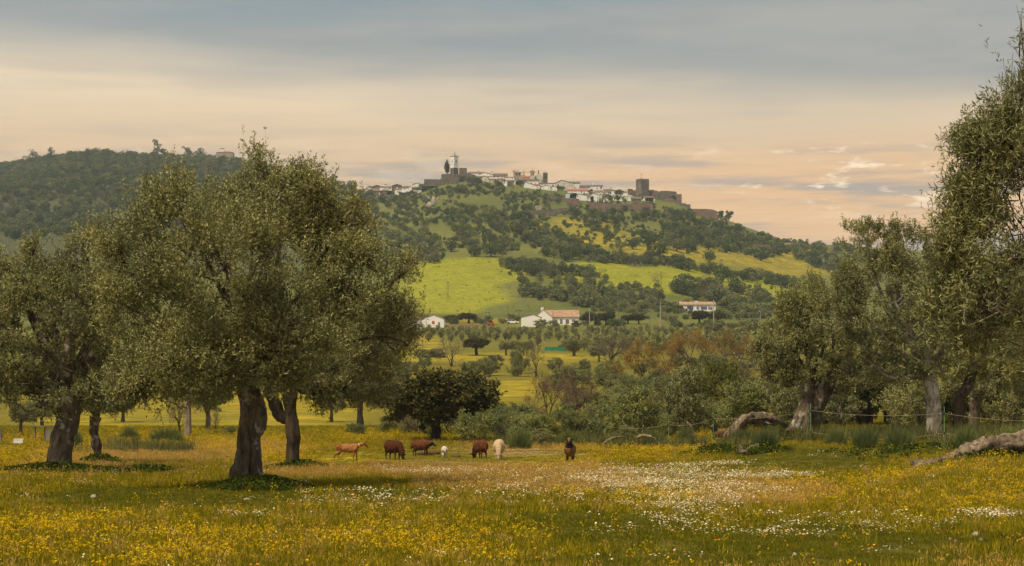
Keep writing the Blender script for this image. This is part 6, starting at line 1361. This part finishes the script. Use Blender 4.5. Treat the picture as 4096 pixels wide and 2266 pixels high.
def sheep_parts(pose, wool=1.0, thin=False):
    w = wool; P = [ell((.28, 0, .62), (.30, .235 * w, .27 * w)), ell((0, 0, .60), (.36, .26 * w, .28 * w)), ell((-.27, 0, .63), (.29, .245 * w, .28 * w)), ell((-.46, 0, .60), (.12, .16, .20))]
    for sy in (-1, 1):
        y = .125 * sy
        P.append(cap([(.32, y, .55), (.33, y, .30), (.32, y * .95, .06), (.34, y * .95, .0)], [.105, .052, .032, .038]))            # foreleg: knee low
        P.append(cap([(-.34, y, .60), (-.24, y * 1.1, .42), (-.40, y, .26), (-.38, y, .05), (-.36, y, .0)], [.14, .085, .042, .032, .038]))   # hind leg: stifle forward, hock back
    P.append(cap([(-.52, 0, .70), (-.60, 0, .52), (-.60, 0, .36)], [.05, .04, .025]))
    if pose == 'graze': nk = [(.46, 0, .66), (.66, 0, .44), (.74, 0, .24)]; hd = [(.74, 0, .25), (.80, 0, .06)]
    elif pose == 'level': nk = [(.44, 0, .70), (.62, 0, .68), (.74, 0, .70)]; hd = [(.74, 0, .71), (.94, 0, .57)]
    else: nk = [(.38, 0, .70), (.50, 0, .90), (.54, 0, 1.04)]; hd = [(.54, 0, 1.06), (.70, 0, .90)]
    P.append(cap(nk, [.20, .15, .115])); P.append(cap([hd[0], tuple(.5 * (np.array(hd[0]) + np.array(hd[1]))), hd[1]], [.095, .078, .055]))
    h0 = np.array(hd[0]); d = np.array(hd[1]) - h0; upv = np.array([-d[2], 0, d[0]]); upv = upv / np.linalg.norm(upv)
    for sy in (-1, 1):
        b = h0 + upv * .035 + np.array([0, sy * .075, 0]); P.append(cap([b, b + np.array([-.01, sy * .08, -.005]), b + np.array([-.01, sy * .15, -.03])], [.032, .036, .014]))
    eyes = [tuple(h0 + d * .35 + upv * .045 + np.array([0, sy * .068, 0])) for sy in (-1, 1)]
    return P, h0, d, eyes
def sheep(label, x, yb, pose, heading, mats, scale=1.0, Y=None, wool=1.0, dark_legs=True, capmat=False):
    P, h0, d, eyes = sheep_parts(pose, wool); L = np.linalg.norm(d); dn = d / L; upv = np.array([-dn[2], 0, dn[0]])
    def pick(c):
        q = c - h0; f = q @ dn; r = np.zeros(len(c)); head = (f > -.055) & (np.linalg.norm(q, axis=1) < .40); r[head] = 1
        if capmat: r[head & (q @ upv > .062) & (np.abs(c[:, 1]) < .085)] = 0
        r[(c[:, 2] < .30) & ~head & (c[:, 0] < .45)] = 2 if dark_legs else 0
        return r
    return animal('sheep', label, 'sheep', x, yb, P, mats, pick, heading, Y, scale, eyes=eyes)
sheep('dark brown sheep grazing head down right of the goat', 1572, 1840, 'graze', R(-48), ['dark_brown_fleece', 'dark_leg', 'dark_leg'], 1.04, wool=1.06)
sheep('brown sheep with black head raised over the reddish earth mound', 1682, 1826, 'level', R(-24), ['brown_fleece', 'black_face', 'dark_leg'], .95, wool=1.05)
sheep('small white lamb seen from behind', 1778, 1832, 'graze', R(97), ['white_fleece', 'white_fleece', 'white_fleece'], .68, wool=.82, dark_legs=False)
sheep('rust brown woolly sheep with lowered head left of the cream sheep', 1922, 1836, 'graze', R(118), ['brown_fleece', 'dark_leg', 'dark_leg'], 1.0, wool=1.15)
sheep('cream woolly sheep grazing toward the viewer', 1996, 1838, 'graze', R(-91), ['cream_fleece', 'cream_fleece', 'cream_fleece'], 1.04, wool=1.18, dark_legs=False)
sheep('tan sheep with black face standing and looking at the viewer', 2280, 1852, 'up', R(-96), ['tan_fleece', 'black_face', 'dark_leg'], 1.0, wool=1.12, capmat=True)
sheep('brown sheep with black face looking over the fence by the dead branch', 2880, 1740, 'up', R(-148), ['tan_fleece', 'black_face', 'dark_leg'], 1.02, Y=104, wool=1.0, capmat=True)
gp = [ell((.34, 0, .60), (.26, .15, .20)), ell((0, 0, .585), (.38, .185, .215)), ell((-.34, 0, .61), (.24, .15, .185)), ell((.16, 0, .52), (.3, .16, .16))]
for sy in (-1, 1):
    y = .10 * sy; gp.append(cap([(.42, y, .56), (.42 + .05 * sy, y, .30), (.40 + .07 * sy, y, .04), (.43 + .07 * sy, y, 0)], [.09, .042, .026, .032]))
    gp.append(cap([(-.42, y, .60), (-.36, y, .42), (-.52 + .06 * sy, y, .26), (-.56 + .08 * sy, y, .04), (-.53 + .08 * sy, y, 0)], [.12, .075, .034, .026, .032]))
gp += [cap([(.50, 0, .68), (.68, 0, .75), (.86, 0, .81)], [.13, .088, .072]), cap([(.87, 0, .80), (.96, 0, .74), (1.03, 0, .65)], [.078, .066, .042]), cap([(-.56, 0, .70), (-.63, 0, .76), (-.63, 0, .83)], [.045, .035, .022])]
for sy in (-1, 1): gp.append(cap([(.88, .06 * sy, .86), (.95, .13 * sy, .865), (1.01, .17 * sy, .85)], [.026, .030, .012])); gp.append(cap([(.86, .035 * sy, .87), (.82, .05 * sy, .94)], [.02, .010]))
def gpick(c):
    r = np.zeros(len(c)); r[(c[:, 2] < .36)] = 1; r[(c[:, 0] > .80) & (c[:, 2] < .84)] = 1; return r
def collar(o):
    v, f = tube([(.63, 0, .731), (.648, 0, .738)], [.108, .106], 4, 14, .02); ob('collar', npmesh('collar', v, f, True), MAT['white_paint'], o)
mat('goat_dark', (0.15, 0.058, 0.022), (0.24, 0.105, 0.042), 9, .9)
animal('goat', 'tan brown goat standing sideways with white collar', 'goat', 1388, 1842, gp, ['goat_coat', 'goat_dark'], gpick, R(-6), None, 1.0, .02, [(.94, .062, .79), (.94, -.062, .79)], collar)

# ------------------------------------------------------------------ dead wood, mound, fence
def log(name, label, pts, Y, seed, mt='dead_wood', gn=.3, n=60, cat='log', extra=(), lobes=4, wk=.4):
    """pts: (x, y, width px, dY)"""
    s = Y / FP; b = Vector(at(pts[0][0], pts[0][1], Y)); B = np.array(b); pr = []
    for q, L in enumerate([pts] + list(extra)):
        pa_ = [np.array(at(p[0], p[1], Y + (p[3] if len(p) > 3 else 0))) - B for p in L]; pr.append(tube(pa_, [p[2] * wk * s for p in L], n if q == 0 else 16, 18, gn, lobes, 1.6, seed + q, cap=True))
    V, F_ = joinq(pr); o = ob(name, npmesh(name, V, F_, True), MAT[mt], None, b); return tag(o, label, cat)
log('fallen_log', 'long weathered fallen log lying in the flowers at the right', [(3655, 1895, 60), (3690, 1880, 66), (3760, 1862, 52), (3850, 1835, 74), (3930, 1800, 70), (4020, 1775, 76), (4140, 1782, 80), (4260, 1800, 70)], 60.5, 501, wk=.5, gn=.4,
    extra=[[(3665, 1880, 34), (3650, 1850, 20), (3645, 1842, 8)], [(3860, 1830, 60), (3900, 1850, 40), (3915, 1880, 26)], [(3740, 1860, 30), (3790, 1840, 34), (3840, 1815, 30)]])
log('fallen_branch', 'pale arching dead branch bending over the grass by the fence', [(2922, 1772, 46), (2928, 1740, 50), (2955, 1705, 42), (2990, 1672, 40), (3040, 1664, 36), (3090, 1675, 34), (3130, 1695, 26), (3160, 1720, 14)], 97, 502,
    extra=[[(2960, 1705, 30), (2925, 1725, 30), (2905, 1745, 26), (2900, 1775, 16)], [(3000, 1672, 20), (3060, 1690, 18), (3110, 1700, 10)]])
log('log_pile', 'pale broken driftwood pieces left of the right fence span', [(2962, 1815, 26), (2985, 1808, 30), (3020, 1795, 34), (3050, 1792, 34), (3080, 1808, 22), (3088, 1818, 10)], 80, 503, extra=[[(2975, 1815, 34), (2962, 1795, 24), (2955, 1780, 14)], [(3098, 1818, 22), (3100, 1795, 18), (3094, 1782, 10)]])
log('fallen_branch', 'small pale dead branch at the bushes right of the standing sheep', [(2410, 1778, 8), (2430, 1764, 16), (2462, 1752, 18), (2492, 1748, 10)], 108, 504, wk=.28, extra=[[(2430, 1764, 12), (2445, 1780, 8), (2450, 1788, 5)]])
log('fallen_log', 'short grey log under the silvery large bush', [(2545, 1752, 16), (2570, 1744, 22), (2600, 1748, 20), (2625, 1760, 12)], 106, 505, wk=.28)
log('leaning_stem', 'thin pale leaning stem left of the sheep behind the fence', [(2775, 1745, 14), (2768, 1720, 12), (2758, 1700, 10), (2742, 1685, 7)], 104, 506)
mat('red_earth', (0.085, 0.045, 0.020), (0.17, 0.090, 0.040), 5, .95, bump=.8, dist=.1)
for q, (x, y, w, h, lb) in enumerate([(1722, 1820, 90, 17, 'reddish earth mound between the brown sheep and the lamb'), (1822, 1830, 40, 10, 'low reddish earth patch right of the lamb'), (2640, 1882, 56, 20, 'reddish ant mound at the edge of the white daisies'), (2190, 1850, 50, 10, 'flat reddish soil patch left of the standing sheep')]):
    rock('earth_mound', lb, x, y, w, h, 600 + q, 'red_earth', cat='mound', sink=.38)
rock('tree_stump', 'small dark stump in the grass left of the fallen log', 3460, 1885, 22, 16, 620, 'dead_wood', cat='stump', sink=.15)
# electric fence: green rods and two ropes
FR = [(2420, 1690, 1790, 112), (2674, 1678, 1768, 104), (2853, 1650, 1748, 99), (3243, 1614, 1804, 88), (3777, 1628, 1812, 84), (4300, 1660, 1850, 82)]
fe = thing('electric_fence', 'rope fence on thin green rods running along the bushes at the right', 'fence', G(3243, 88)); fb = np.array(G(3243, 88)); wires = ([], [])
for x, yt, yb, Y in FR:
    g = np.array(G(x, Y)); zt = np.array(at(x, yt, Y))[2]; zt = max(zt, g[2] + 1.0)
    p = MB().bar(g - fb - [0, 0, .15], np.array([g[0], g[1], zt]) - fb, .015, 6).ob('post', MAT['fence_green'], fe)
    H = zt - g[2]
    for k, f in enumerate((.82, .28)):
        w_ = np.array([g[0], g[1], g[2] + H * f]) - fb; wires[k].append(w_); MB().box(w_[0] - .04, w_[0] + .04, w_[1] - .04, w_[1] + .04, w_[2] - .03, w_[2] + .03).ob('insulator', MAT['rubber'], p)
for k, wl in enumerate(wires):
    for a, b in zip(wl, wl[1:]):
        sag = .16 + .12 * k; pts_ = [a * (1 - t) + b * t - np.array([0, .03, sag * 4 * t * (1 - t)]) for t in np.linspace(0, 1, 9)]
        v, f = tube(pts_, [.0042] * 9, 24, 5, 0); ob('rope', npmesh('rope', v, f, True), MAT['rope'], fe)
# hut, board and pole at the far left
yh = 118.; s_ = yh / FP; hu = thing('white_hut', 'white-walled open hut with flat plank roof behind the left trunk', 'hut', G(205, yh)); zr = (1758 - 1697) * s_
MB().box(-22 * s_, 24 * s_, 0, .12, -.2, zr).ob('wall', MAT['whitewash'], hu)
MB().box(-70 * s_, 30 * s_, -.6, 1.6, zr, zr + .07).ob('roof', MAT['pole_wood'], hu)
for X in (-24, -62): MB().bar((X * s_, -.3, -.3), (X * s_ + .05, -.3, zr), .05, 6).ob('post', MAT['pole_wood'], hu)
yb_ = 108.; bo = MB().box(-.25, .25, -.4, .4, 0, .05).ob('white_board', MAT['grey_concrete'], None, G(73, yb_) + Vector((0, 0, .25))); bo.rotation_euler = (R(18), 0, R(10)); tag(bo, 'small white board lying tilted in the grass at the left edge', 'board')
pole('weathered wooden pole beside the leaning olive behind the left trunks', 752, 1560, 1722, wd=.22, Y=128)
pole('wooden post of a shed at the left picture edge', 2, 1715, 1758, wd=.12, Y=115)
# spiky rush clump beside the fallen log
PROTO['rush'] = [broom(90, 4.0, 4.4, 260, 'broom_green', .09)]; KN['rush'] = ('rush_clump', 'plant')
plant('rush', 'spiky dark green rush clump above the fallen log', 3740, 3960, 1720, 1815, 72)
PROTO['scrubby'] = PROTO['broom']
# ------------------------------------------------------------------ air
hz = MB().box(-2100, 2100, -60, 2750, -60, 330).ob('haze', None)
hm = bpy.data.materials.new('haze_air'); hm.use_nodes = True; N = NT(hm.node_tree); N.n.remove(N.n['Principled BSDF'])
pv = N.new('ShaderNodeVolumePrincipled'); pv.inputs['Color'].default_value = (0.72, 0.86, 1.0, 1); pv.inputs['Density'].default_value = 0.00009; pv.inputs['Anisotropy'].default_value = 0.0
N.l.new(pv.outputs[0], N.n['Material Output'].inputs['Volume']); hz.data.materials.append(hm); tag(hz, 'thin bluish haze filling the air over the valley', 'haze', kind='stuff')
